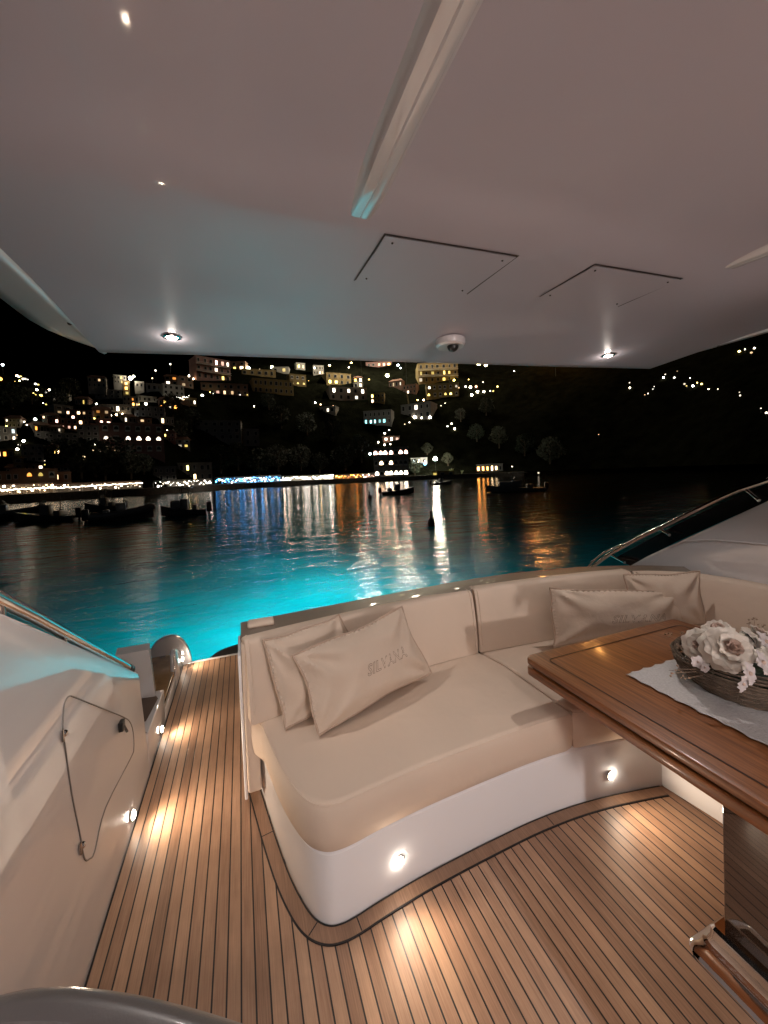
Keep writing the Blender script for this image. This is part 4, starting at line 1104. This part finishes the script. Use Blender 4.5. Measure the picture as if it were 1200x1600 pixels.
# --- balustrade, awnings
def strip_light(x0, y0, x1, y1, hp_, col, es, label, name='lit_balustrade', cat='balustrade', n=22):
    A, D = hit((x0+x1)/2, (y0+y1)/2); D -= 3.0
    t = lthing(name, label, cat, (0, 0, 0), 0)
    A = onr(x0, y0, D); B = onr(x1, y1, D); mid = (A+B)/2; t.location = mid; A -= mid; B -= mid
    k = D/600; hh = hp_*k
    d = (B-A).normalized(); nr = Vector((d.y, -d.x, 0))
    if nr.dot(-mid) < 0: nr = -nr
    g = ground(mid.x, mid.y)-mid.z
    wv = [A+Vector((0, 0, -hh/2)), B+Vector((0, 0, -hh/2)), B+Vector((0, 0, hh/2)), A+Vector((0, 0, hh/2))]
    base = [Vector((v.x, v.y, g-2)) for v in (A, B)]
    mb = MB().add([base[0], base[1], wv[1], wv[0]] + [v-nr*.5 for v in (base[0], base[1], wv[1], wv[0])], [(0, 1, 2, 3), (4, 7, 6, 5), (0, 3, 7, 4), (1, 5, 6, 2), (3, 2, 6, 7)])
    local(t, mb, 'terrace_wall', wallc['pale'], smooth=False)
    for i in range(n):
        c = A.lerp(B, (i+.5)/n)+Vector((0, 0, random.uniform(-.25, .25)*hh)); wdt = (B-A).length/n*.36
        q = MB().sphere(c, min(hh*.42, wdt)*random.uniform(.6, 1.15), 7, 5)
        local(t, q, 'lamp_globe', glow(col, es*random.choice((.5, 1, 1.5))))
    return t
strip_light(243, 625, 296, 620, 7, (1, .97, .82), 7, 'bright white lit balustrade along a hillside terrace in the upper left', n=30)
# blue, white and orange beach club strips at the waterline
def club(x0, x1, ya, yb, col, es, label, n, canopy='grey', hp_=8, name='beach_club'):
    az0 = math.atan2(ray((x0+x1)/2, ya).x, ray((x0+x1)/2, ya).y); D = shore(az0)+2.2
    A = onr(x0, ya, D); B = onr(x1, yb, D); k = D/600; mid = (A+B)/2; mid.z = QZ+.03
    t = lthing(name, label, 'beach club', mid, 0); A -= mid; B -= mid
    A.z = B.z = 0; d = (B-A).normalized(); nr = Vector((-d.y, d.x, 0)); 
    if nr.dot(mid) < 0: nr = -nr
    H = hp_*k*.95
    m = max(4, int((B-A).length/2.2))
    for i in range(m+1):
        p = A.lerp(B, i/m)
        for q in (p, p+nr*3.4): local(t, MB().tube([q, q+Vector((0, 0, H))], .07, 6), 'post', framew)
    c = MB().add([A+Vector((0, 0, H+.02)), B+Vector((0, 0, H+.02)), B+nr*3.6+Vector((0, 0, H+.3)), A+nr*3.6+Vector((0, 0, H+.3)), A+Vector((0, 0, H+.14)), B+Vector((0, 0, H+.14)), B+nr*3.6+Vector((0, 0, H+.42)), A+nr*3.6+Vector((0, 0, H+.42))],
                 [(0, 3, 2, 1), (4, 5, 6, 7), (0, 1, 5, 4), (1, 2, 6, 5), (2, 3, 7, 6), (3, 0, 4, 7)])
    local(t, c, 'canopy', wallc[canopy], smooth=False)
    bk_ = MB().add([A+nr*3.7+Vector((0, 0, 0)), B+nr*3.7, B+nr*3.7+Vector((0, 0, H*1.1)), A+nr*3.7+Vector((0, 0, H*1.1)), A+nr*3.9, B+nr*3.9, B+nr*3.9+Vector((0, 0, H*1.1)), A+nr*3.9+Vector((0, 0, H*1.1))],
                   [(0, 1, 2, 3), (4, 7, 6, 5), (3, 2, 6, 7), (0, 3, 7, 4), (1, 5, 6, 2)])
    local(t, bk_, 'back_wall', wallc['grey' if col == BLUE else 'pale'], smooth=False)
    for i in range(n):
        p = A.lerp(B, (i+random.uniform(.2, .8))/n)+nr*random.uniform(-.2, 3.0)+Vector((0, 0, H*random.uniform(.15, .95)))
        local(t, MB().sphere(p, random.choice((.07, .1, .13, .24)), 7, 5), 'lamp_globe', glow(col if random.random() < .8 else WHITE, es*random.choice((.8, 2, 5))))
    return t
club(-30, 85, 780, 772, WARM, 2.2, 'warmly lit quayside terrace under a canopy at the far left', 34, 'peach', 11)
club(87, 222, 772, 762, (1, .74, .5), 2.2, 'long peach lit terrace right of the quayside restaurant', 26, 'peach', 9)
club(240, 332, 766, 760, (1, .92, .80), 7, 'white lit beach club left of the blue one', 34, 'grey', 8)
club(336, 440, 758, 753, BLUE, 9, 'beach club glowing bright blue at the waterline', 90, 'white', 9)
club(441, 522, 752, 748, (1, .95, .80), 15, 'white lit beach club between the blue and the orange one', 50, 'grey', 7)
club(524, 568, 748, 746, ORANGE, 5, 'small orange lit beach club left of the tall waterfront restaurant', 26, 'ochre', 6)
club(568, 592, 746, 745, PINK, 4, 'pinkish lit landing beside the tall waterfront restaurant', 16, 'pale', 6)
# festoon
def festoon(x0, y0, x1, y1, n, label, D_off=.6):
    t = lthing('string_lights', label, 'string lights', (0, 0, 0), 0); pts = []
    for i in range(n):
        x = x0+(x1-x0)*i/(n-1); y = y0+(y1-y0)*i/(n-1)
        r = ray(x, y); az = math.atan2(r.x, r.y); p = onr(x, y, shore(az)+D_off); p.z -= .16*(1-abs(math.cos(i*math.pi/5))) ; pts.append(p)
    mid = pts[len(pts)//2].copy(); t.location = mid
    pts = [p-mid for p in pts]
    local(t, MB().tube([p+Vector((0, 0, .12)) for p in pts], .02, 4), 'cable', metald)
    for k in range(0, n, 10):
        q = pts[k]; local(t, MB().tube([q+Vector((0, 0, .2)), Vector((q.x, q.y, QZ-mid.z-.1))], .05, 5), 'post', metald)
    b0 = local(t, MB().sphere((0, 0, 0), .12, 8, 6), 'bulb', glow((1, .82, .60), 7)); b0.location = pts[0]
    for p in pts[1:]:
        c = b0.copy(); COL.objects.link(c); c.parent = t; c.location = p
festoon(-8, 766, 88, 761, 46, 'string of warm bulbs along the quayside restaurant at the far left')
festoon(92, 762, 222, 754, 54, 'string of warm bulbs continuing right along the peach terrace')

# --- lamps that read one by one
uniq = [
 (4, 570, 5, COOL, 14, 'cool white lamp at the left picture edge, highest on the slope'),
 (0, 592, 9, ORANGE, 3, 'big orange lamp at the left picture edge'),
 (55, 617, 4, YEL, 8, 'warm lamp under the left hilltop cluster, lowest of the three yellow ones'),
 (52, 614, 3, YEL, 8, 'small amber lamp right beside another, left hilltop'),
 (64, 618, 6, YEL, 4, 'broad yellow glowing lamp on the left hilltop'),
 (77, 609, 5, WHITE, 22, 'starry white lamp at the right end of the left hilltop lights'),
 (55, 655, 7, (.9, 1, .8), 4, 'square greenish white lit lantern alone on the left slope'),
 (37, 689, 6, WHITE, 24, 'bright white lamp above the dim bell tower'),
 (27, 702, 6, WHITE, 20, 'bright white lamp just over the bell tower top'),
 (204, 591, 9, WHITE, 26, 'very bright white floodlight on top of the orange tower house'),
 (209, 588, 5, WHITE, 16, 'smaller white lamp touching the bright floodlight above the tower house'),
 (228, 631, 7, WHITE, 5, 'white cone shaped lamp left of the white balustrade'),
 (151, 631, 4, (1, .95, .7), 8, 'lone slim yellow white lamp left of the orange tower house'),
 (274, 636, 9, ORANGE, 3.0, 'orange glowing lamp under the right end of the white balustrade'),
 (180, 681, 7, WHITE, 20, 'bright lamp over the left end of the arcaded hotel'),
 (147, 695, 5, WHITE, 10, 'white lamp left of the arcaded hotel, upper one'),
 (128, 706, 7, WHITE, 16, 'bright lamp on the porch of the little ochre house'),
 (253, 700, 8, TEAL, 4, 'pale teal glowing lamp at the right end of the arcaded hotel'),
 (261, 673, 4, WHITE, 10, 'white lamp above right of the arcaded hotel'),
 (268, 590, 5, (1, .6, .25), 8, 'orange-white lamp high above the white balustrade'),
 (243, 579, 3, WHITE, 9, 'small white lamp high on the teal dark slope'),
 (266, 569, 3, WHITE, 9, 'small white lamp, the highest before the hardtop edge'),
 (297, 588, 8, WHITE, 14, 'bright twin lamp head left of the pink lit hotel, left one'),
 (302, 592, 5, WARM, 12, 'warm lamp just right of the twin lamp head'),
 (311, 590, 6, ORANGE, 5, 'amber lamp at the left foot of the pink lit hotel'),
 (320, 567, 6, (1, 1, .7), 10, 'yellow white lamp on the left side of the pink lit hotel'),
 (316, 618, 6, (1, 1, .75), 12, 'yellow white lamp below the left corner of the long peach house'),
 (388, 576, 11, (1, 1, .68), 12, 'large creamy floodlight washing the ochre terrace wall, left one'),
 (425, 574, 8, (1, 1, .62), 12, 'creamy floodlight washing the ochre terrace wall, right one'),
 (401, 602, 7, (1, .95, .55), 14, 'tall yellow palm floodlight at the end of the long peach house'),
 (377, 612, 4, WHITE, 9, 'white lamp between the long peach house and the palm floodlight'),
 (397, 635, 3, WHITE, 8, 'lone tiny white lamp on the dark slope under the palm floodlight'),
 (472, 595, 4, WHITE, 14, 'white lamp over the glowing yellow ground floor'),
 (515, 571, 5, (1, .75, .3), 9, 'amber lamp near the hardtop edge left of centre'),
 (549, 567, 4, (1, .7, .2), 12, 'amber lamp near the hardtop edge at centre'),
 (545, 574, 3, WHITE, 12, 'small white lamp below the centre amber lamp'),
 (543, 594, 11, (1, 1, .72), 40, 'brightest pale floodlight on the middle of the hillside'),
 (605, 587, 9, (1, 1, .45), 22, 'bright yellow-green floodlight alone left of the grand hotel'),
 (622, 571, 6, COOL, 20, 'cool white lamp near the hardtop edge left of the grand hotel'),
 (626, 575, 3, COOL, 12, 'small cool lamp touching the cool white one near the hardtop edge'),
 (711, 568, 9, ORANGE, 5, 'big orange lamp on the roof of the grand hotel'),
 (748, 569, 9, (1, .9, .5), 14, 'large creamy lamp right of the grand hotel roof, left of a pair'),
 (759, 571, 7, (1, .9, .5), 14, 'large creamy lamp right of the grand hotel roof, right of a pair'),
 (648, 652, 7, WHITE, 22, 'white globe on the grey villa terrace, left of three'),
 (659, 653, 5, WHITE, 18, 'white globe on the grey villa terrace, middle of three'),
 (672, 652, 7, WHITE, 20, 'white globe on the grey villa terrace, right of three'),
 (735, 605, 6, WHITE, 16, 'upper white lamp right of the grand hotel arcade'),
 (744, 604, 6, (1, .4, .2), 2.5, 'dull reddish round lamp right of the grand hotel arcade'),
 (737, 617, 6, WHITE, 20, 'lower white lamp right of the grand hotel arcade'),
 (746, 612, 6, WHITE, 20, 'white lamp beside the reddish one, right of the grand hotel arcade'),
 (756, 612, 5, WHITE, 18, 'white lamp next in the row right of the grand hotel arcade'),
 (388, 692, 6, (1, .6, .4), 1.2, 'dull peach round lamp in the dark middle slope'),
 (578, 709, 6, COOL, 14, 'cool white lamp at the upper left corner of the tall waterfront restaurant'),
 (591, 691, 4, WHITE, 10, 'small white lamp above the left of the tall waterfront restaurant'),
 (601, 695, 4, WHITE, 12, 'white lamp above the middle of the tall waterfront restaurant'),
 (610, 694, 3, WHITE, 10, 'small white lamp above right of the tall waterfront restaurant'),
 (601, 677, 4, WHITE, 10, 'white lamp left of the pink lit kiosk'),
 (608, 672, 3, WHITE, 10, 'tiny white lamp above the pink lit kiosk'),
 (612, 702, 3, WHITE, 10, 'tiny white lamp just over the tall waterfront restaurant roof'),
 (664, 725, 7, (.1, .4, 1), 3, 'small blue lamp left of the brightest shore lamp'),
 (664, 721, 3, WARM, 8, 'small warm lamp above the blue one'),
 (694, 607, 3, YEL, 10, 'small yellow lamp under the grand hotel arcade, right one'),
 (675, 615, 5, (1, .95, .6), 14, 'yellow white lamp at the lower left corner of the grand hotel'),
 (640, 638, 5, YEL, 6, 'amber lamp at the foot of the pole left of the grey villa'),
 (800, 729, 2, WHITE, 8, 'small white lamp at the right end of the beach bar'),
]
for (x, y, r, c, es, lb) in uniq: lamp_post(x, y, r*.62, c, es, lb)
# brightest shore lamp, on a tall pole by the jetty
az_ = math.atan2(ray(680, 717).x, ray(680, 717).y)
lamp_post(680, 717, 5.5, (1, .93, .72), 300, 'brightest shore lamp, on a tall pole between the palms by the jetty', D=shore(az_)+3)
fam = {
 'cluster of small lamps on the left hilltop': [(26, 587), (29, 589), (32, 588), (36, 592), (40, 592), (43, 593), (55, 600), (60, 601), (72, 613), (90, 613), (67, 630), (72, 632), (31, 595), (23, 596), (57, 609)],
 'small lamps scattered down the left slope': [(38, 659), (42, 664), (2, 667), (10, 666), (3, 673), (11, 674), (27, 680), (28, 695), (73, 679), (70, 720), (70, 726), (143, 665), (139, 655), (147, 654), (154, 651), (163, 650), (173, 649), (182, 648), (191, 647), (192, 652), (207, 652), (136, 650), (115, 650), (105, 660), (116, 660), (252, 642), (221, 637), (208, 630), (217, 632), (236, 624), (238, 591)],
 'small warm lamps round the arcaded hotel': [(160, 687), (161, 694), (166, 701), (180, 704), (189, 700), (204, 700), (216, 700), (229, 700), (243, 677), (251, 678), (158, 706), (146, 704), (152, 705), (243, 690)],
 'small lamps along the long peach house': [(328, 613), (333, 615), (341, 612), (354, 611), (363, 611), (375, 617), (385, 612), (387, 617), (406, 577)],
 'small lamps on the dark middle slope': [(462, 572), (469, 573), (493, 629), (501, 632), (516, 637), (521, 634), (482, 595), (576, 593), (560, 620), (551, 612)],
 'small yellow lamps on the grand hotel terraces': [(660, 590), (675, 580), (682, 580), (690, 578), (695, 579), (702, 578), (662, 582), (669, 594), (675, 594), (710, 594), (694, 586), (700, 586), (677, 606), (684, 609), (690, 607), (700, 610), (704, 608), (709, 607), (716, 606), (671, 613), (653, 625), (657, 634), (662, 625), (676, 641)],
 'small lamps on the path right of the grand hotel': [(728, 604), (766, 611), (771, 611), (778, 604), (689, 634), (696, 630), (732, 593), (755, 597), (632, 663), (640, 660), (699, 666), (706, 662), (710, 670)],
 'small lamps high on the dark right hillside': [(804, 564), (804, 580), (830, 565), (831, 571), (983, 598), (984, 606), (1008, 617), (1013, 615), (1020, 608), (1022, 604), (1037, 590), (1039, 585), (1054, 590), (1058, 580), (1069, 600), (1073, 603), (1078, 591), (1083, 603), (1090, 598), (1096, 600), (1107, 608), (1122, 608), (1155, 549), (1164, 546), (1174, 551), (1179, 544), (1189, 638), (1198, 645), (1155, 613), (1157, 618), (841, 739), (936, 679)],
 'small lamps along the waterline promenade': [(85, 776), (232, 768), (296, 760), (452, 748), (471, 748), (484, 747), (500, 747), (512, 746), (644, 748), (655, 748)],
}
BIGR = {(1174, 551): 3.2, (1054, 590): 3, (1037, 590): 2.6}
for g, pts in fam.items():
    colr = {'warm': WARM, 'yellow': YEL}.get(next((k for k in ('warm', 'yellow') if k in g), ''), WHITE)
    for (x, y) in pts:
        s_ = BIGR.get((x, y), random.choice((1.2, 1.7, 2.1, 2.8)))
        D_ = None
        if 'promenade' in g: D_ = shore(math.atan2(ray(x, y).x, ray(x, y).y))+1.0
        lamp_post(x+random.uniform(-.6, .6), y, s_, (random.choice((colr, colr, WARM, YEL, (1, .93, .82))) if colr == WHITE else random.choice((colr, colr, WARM))), random.choice((.6, 1.4, 4, 10, 16)), 'one of the '+g if 'cluster' not in g else 'one lamp of the '+g, group=g, D=D_)

# strong lamps that stand higher up, above the line of the hardtop edge; the water mirrors them
for (x, y, r, c, es, lb) in ((842, 540, 9, (1, .42, .10), 130, 'orange floodlight high on the dark headland, left of two'), (866, 505, 9, (1, .42, .10), 170, 'orange floodlight high on the dark headland, right of two'),
        (700, 522, 8, WHITE, 60, 'white floodlight high above the grand hotel roof lamps'), (562, 520, 8, WHITE, 420, 'white floodlight high above the town, left of the grand hotel'), (632, 510, 10, (1, .88, .62), 320, 'warm white floodlight high above the grand hotel')):
    lamp_post(x, y, r, c, es, lb)
# --- trees
barkm = mat('bark', (.09, .065, .045), .9)
crownm = [mat('foliage_dark', (.016, .026, .012), .8, mott=.3, mscale=1.2), mat('foliage_olive', (.03, .034, .018), .8, mott=.3, mscale=1.2)]
def tree_proto(kind):
    random.seed(40+kind); mb = MB(); tr = MB()
    H = 5.2+kind
    tr.tube([(0, 0, -1), (.1, .05, H*.35), (-.05, .1, H*.7)], [.22, .16, .07], 7)
    for k in range(5):
        q = k*1.3; tr.tube([(.05, .05, H*(.35+.06*k)), (math.cos(q)*1.1, math.sin(q)*1.1, H*(.55+.07*k))], [.09, .03], 5)
    for k in range(900):
        q = random.uniform(0, 6.28); u = random.uniform(-1, 1); rr = random.uniform(.45, 1)**.5
        R = (2.3+.45*math.sin(q*3+kind)+.5*math.sin(u*4+q*2))*rr
        c = Vector((R*math.sqrt(1-u*u)*math.cos(q), R*math.sqrt(1-u*u)*math.sin(q), H*.56+u*2.5*rr))
        a = Vector((random.uniform(-1, 1), random.uniform(-1, 1), random.uniform(-1, 1))).normalized(); b = a.orthogonal().normalized(); s_ = random.uniform(.14, .30)
        mb.add([c+a*s_, c+b*s_*.6, c-a*s_, c-b*s_*.6], [(0, 1, 2, 3)])
    return tr, mb
tp = []
for k in range(2):
    a, b = tree_proto(k); ma = a.build('trunk', barkm); mb_ = b.build('crown', crownm[k], smooth=False, fixn=False); tp.append((ma, mb_))
def place_tree(px, py, s, label, kind=0, group='trees on the far shore', up=True):
    P, D = hit(px, py)
    t = lthing('shore_tree', label, 'tree', P, random.uniform(0, 6), group); t.scale = (s, s, s)
    for o in tp[kind]:
        c = o.copy(); COL.objects.link(c); c.parent = t; c.name = o.name.split('.')[0]
treespots = [(150, 745, 1.3), (165, 750, 1.0), (182, 740, 1.5), (205, 748, 1.2), (225, 742, 1.2), (128, 748, 1.2), (345, 740, 1.5), (372, 735, 1.6), (405, 742, 1.4), (435, 738, 1.5), (470, 735, 1.6), (500, 740, 1.5), (540, 735, 1.5), (565, 722, 1.4), (560, 700, 1.3), (520, 690, 1.4), (480, 680, 1.5), (440, 670, 1.4), (420, 640, 1.3), (285, 690, 1.4), (300, 670, 1.2), (270, 655, 1.2), (100, 735, 1.3), (115, 728, 1.2), (90, 640, 1.2), (110, 625, 1.1), (20, 640, 1.3), (50, 632, 1.1), (745, 690, 1.4), (780, 700, 1.5), (820, 712, 1.5), (720, 660, 1.3), (860, 725, 1.6), (760, 650, 1.4)]
for i, (x, y, s) in enumerate(treespots):
    place_tree(x, y, s*random.uniform(.8, 1.5), 'one of the dark leafy trees standing in shadow on the far shore', i % 2)
place_tree(648, 742, 1.3, 'dark round tree between the tall waterfront restaurant and the shore lamp', 0, None)
place_tree(700, 728, 1.0, 'tree lit from the side just right of the brightest shore lamp', 1, None)
place_tree(668, 712, 1.0, 'lit tree behind and left of the brightest shore lamp', 1, None)
for a, b in tp:
    bpy.data.objects.remove(a); bpy.data.objects.remove(b)
# agaves lit by the shore lamp
agm = mat('agave_leaf', (.30, .32, .16), .6)
for i, (x, y, s, lb) in enumerate(((696, 742, 1.0, 'spiky agave left of the other two beneath the shore lamp'), (706, 742, 1.4, 'tallest spiky agave beneath the shore lamp'), (722, 741, .9, 'spiky agave right of the taller two near the shore lamp'))):
    P, D = hit(x, y); P = onr(x, y, D+1); mb = MB()
    for k in range(12):
        q = k*2.4; l = s*random.uniform(1.0, 1.9); sp = random.uniform(.15, .6)
        mb.tube([(0, 0, 0), (math.cos(q)*l*sp*.5, math.sin(q)*l*sp*.5, l*.6), (math.cos(q)*l*sp, math.sin(q)*l*sp, l)], [.12, .09, .01], 5)
    o = mb.build('agave', agm); o.location = (P.x, P.y, QZ); tag(o, lb, 'plant')

# --- boats
hullm = mat('boat_hull_dark', (.04, .042, .045), .35, coat=.3); hullw = mat('boat_hull_grey', (.16, .16, .16), .35, coat=.3)
def boat(px, py, length, rz, label, kind='open', hm=None, mast=False, name='motor_boat', X=None):
    P = onz(px, py, SEA)
    t = lthing(name, label, 'boat', (P.x, P.y, SEA), rz)
    hm = hm or hullm; L_ = length; B_ = L_*.15; mb = MB(); N = 16; sec = []
    for i in range(N+1):
        u = i/N; x = -L_/2+L_*u
        w_ = B_*(1-max(0, (u-.45)/.55)**2.1)*(.88+.12*min(1, u*3)); sh = .42+.50*u**2; kl = -.22+.62*max(0, (u-.72)/.28)**2
        w_ = max(w_, .02)
        sec.append([(x, -w_*.86, sh+.0), (x, -w_, sh-.10), (x, -w_*.86, .05), (x, 0, kl), (x, w_*.86, .05), (x, w_, sh-.10), (x, w_*.86, sh)])
    for s_ in sec: mb.v += [Vector(v)*1.0 for v in s_]
    for i in range(N):
        for j in range(6): k = i*7+j; mb.f.append([k, k+7, k+8, k+1])
        k = i*7; mb.f.append([k, k+6, k+13, k+7])
    mb.f.append(list(range(7)))
    local(t, mb, 'hull', hm, angle=30)
    if kind == 'rib':
        tb_ = MB(); pts = [(s_[1][0], s_[1][1]*1.05, s_[0][2]+.02) for s_ in sec]+[(s_[5][0], s_[5][1]*1.05, s_[6][2]+.02) for s_ in sec[::-1]]
        tb_.tube(pts, .24, 8); local(t, tb_, 'inflatable_tube', greym)
    dk = .55
    local(t, MB().rbox(-L_*.1, L_*.06, -.35, .35, dk, dk+.85, .06), 'console', hullw)
    local(t, MB().add([(L_*.06, -.34, dk+.8), (L_*.06, .34, dk+.8), (L_*.01, .30, dk+1.25), (L_*.01, -.30, dk+1.25), (L_*.055, -.34, dk+.8), (L_*.055, .34, dk+.8), (L_*.005, .30, dk+1.25), (L_*.005, -.30, dk+1.25)], [(0, 1, 2, 3), (4, 7, 6, 5), (3, 2, 6, 7), (0, 3, 7, 4), (1, 5, 6, 2)]), 'windscreen', glassd, smooth=False)
    local(t, MB().rbox(-L_*.30, -L_*.2, -.6, .6, dk-.1, dk+.35, .06), 'seat', hullw)
    local(t, MB().rbox(-L_/2-.45, -L_/2-.02, -.2, .2, .2, 1.05, .08).rbox(-L_/2-.32, -L_/2-.15, -.08, .08, -.4, .2, .03), 'outboard_motor', blackp)
    if kind == 'cabin':
        local(t, MB().rbox(-L_*.05, L_*.28, -B_*.62, B_*.62, dk, dk+.75, .15), 'cabin', hullw)
    if kind in ('ttop', 'cabin'):
        for sx in (-.14, .05):
            for sy in (-.45, .45): local(t, MB().tube([(L_*sx, sy, dk), (L_*sx, sy, dk+1.75)], .035, 6), 'top_post', chrome)
        local(t, MB().rbox(-L_*.2, L_*.1, -.75, .75, dk+1.76, dk+1.84, .03), 'sun_top', hullm)
    if mast: local(t, MB().tube([(-L_*.25, 0, .5), (-L_*.25, 0, 2.4)], .03, 6), 'mast', metald)
    return t
random.seed(5)
boat(5, 812, 5.6, R_(10), 'dark inflatable boat cut off by the left picture edge', 'rib')
boat(72, 815, 4.6, R_(168), 'dark low motor boat with a thin mast near the left edge', 'open', mast=True)
boat(163, 797, 4.4, R_(160), 'dark motor boat with a sun top, farther of the overlapping pair', 'ttop')
boat(192, 813, 4.2, R_(12), 'dark low boat, nearer of the overlapping pair left of centre', 'rib', mast=True)
boat(288, 805, 3.5, R_(178), 'small dark cabin boat alone between the pair and the blue reflection', 'cabin')
boat(622, 772, 4.6, R_(-8), 'dark open boat before the tall waterfront restaurant', 'open')
boat(690, 757, 4.6, R_(-12), 'low boat moored right under the brightest shore lamp', 'open')
boat(805, 768, 7, R_(150), 'large boat barely visible in the dark right of the beach bar', 'cabin', hullw)
def buoy(px, py, hgt, r, label):
    P = onz(px, py, SEA); t = lthing('mooring_buoy', label, 'buoy', (P.x, P.y, SEA), 0)
    local(t, MB().lathe([(.001, -.2), (r, -.1), (r*1.1, .15), (r*.8, .45*hgt), (r*.35, .6*hgt)], n=14), 'float', hullm)
    local(t, MB().tube([(0, 0, .5*hgt), (0, 0, hgt)], r*.28, 8).sphere((0, 0, hgt), r*.4, 8, 6), 'top_mark', hullm)
buoy(674, 822, .75, .17, 'dark upright mooring buoy in front of the bright white reflection')
buoy(578, 779, .8, .22, 'tiny dark buoy left of the open boat')
# utility pole beside the grey villa
P, D = hit(641, 646); o = MB().tube([(0, 0, -1), (-1.6, 0, 12)], [.45, .3], 8).build('cypress_pole', wallc['ochre']); o.location = P; o.name = 'lit_pole'
tag(o, 'tall pale pole lit amber from its foot left of the grey villa', 'pole')
for o in list(bpy.data.objects):
    for k in ('_w', '_k'):
        if k in o: del o[k]
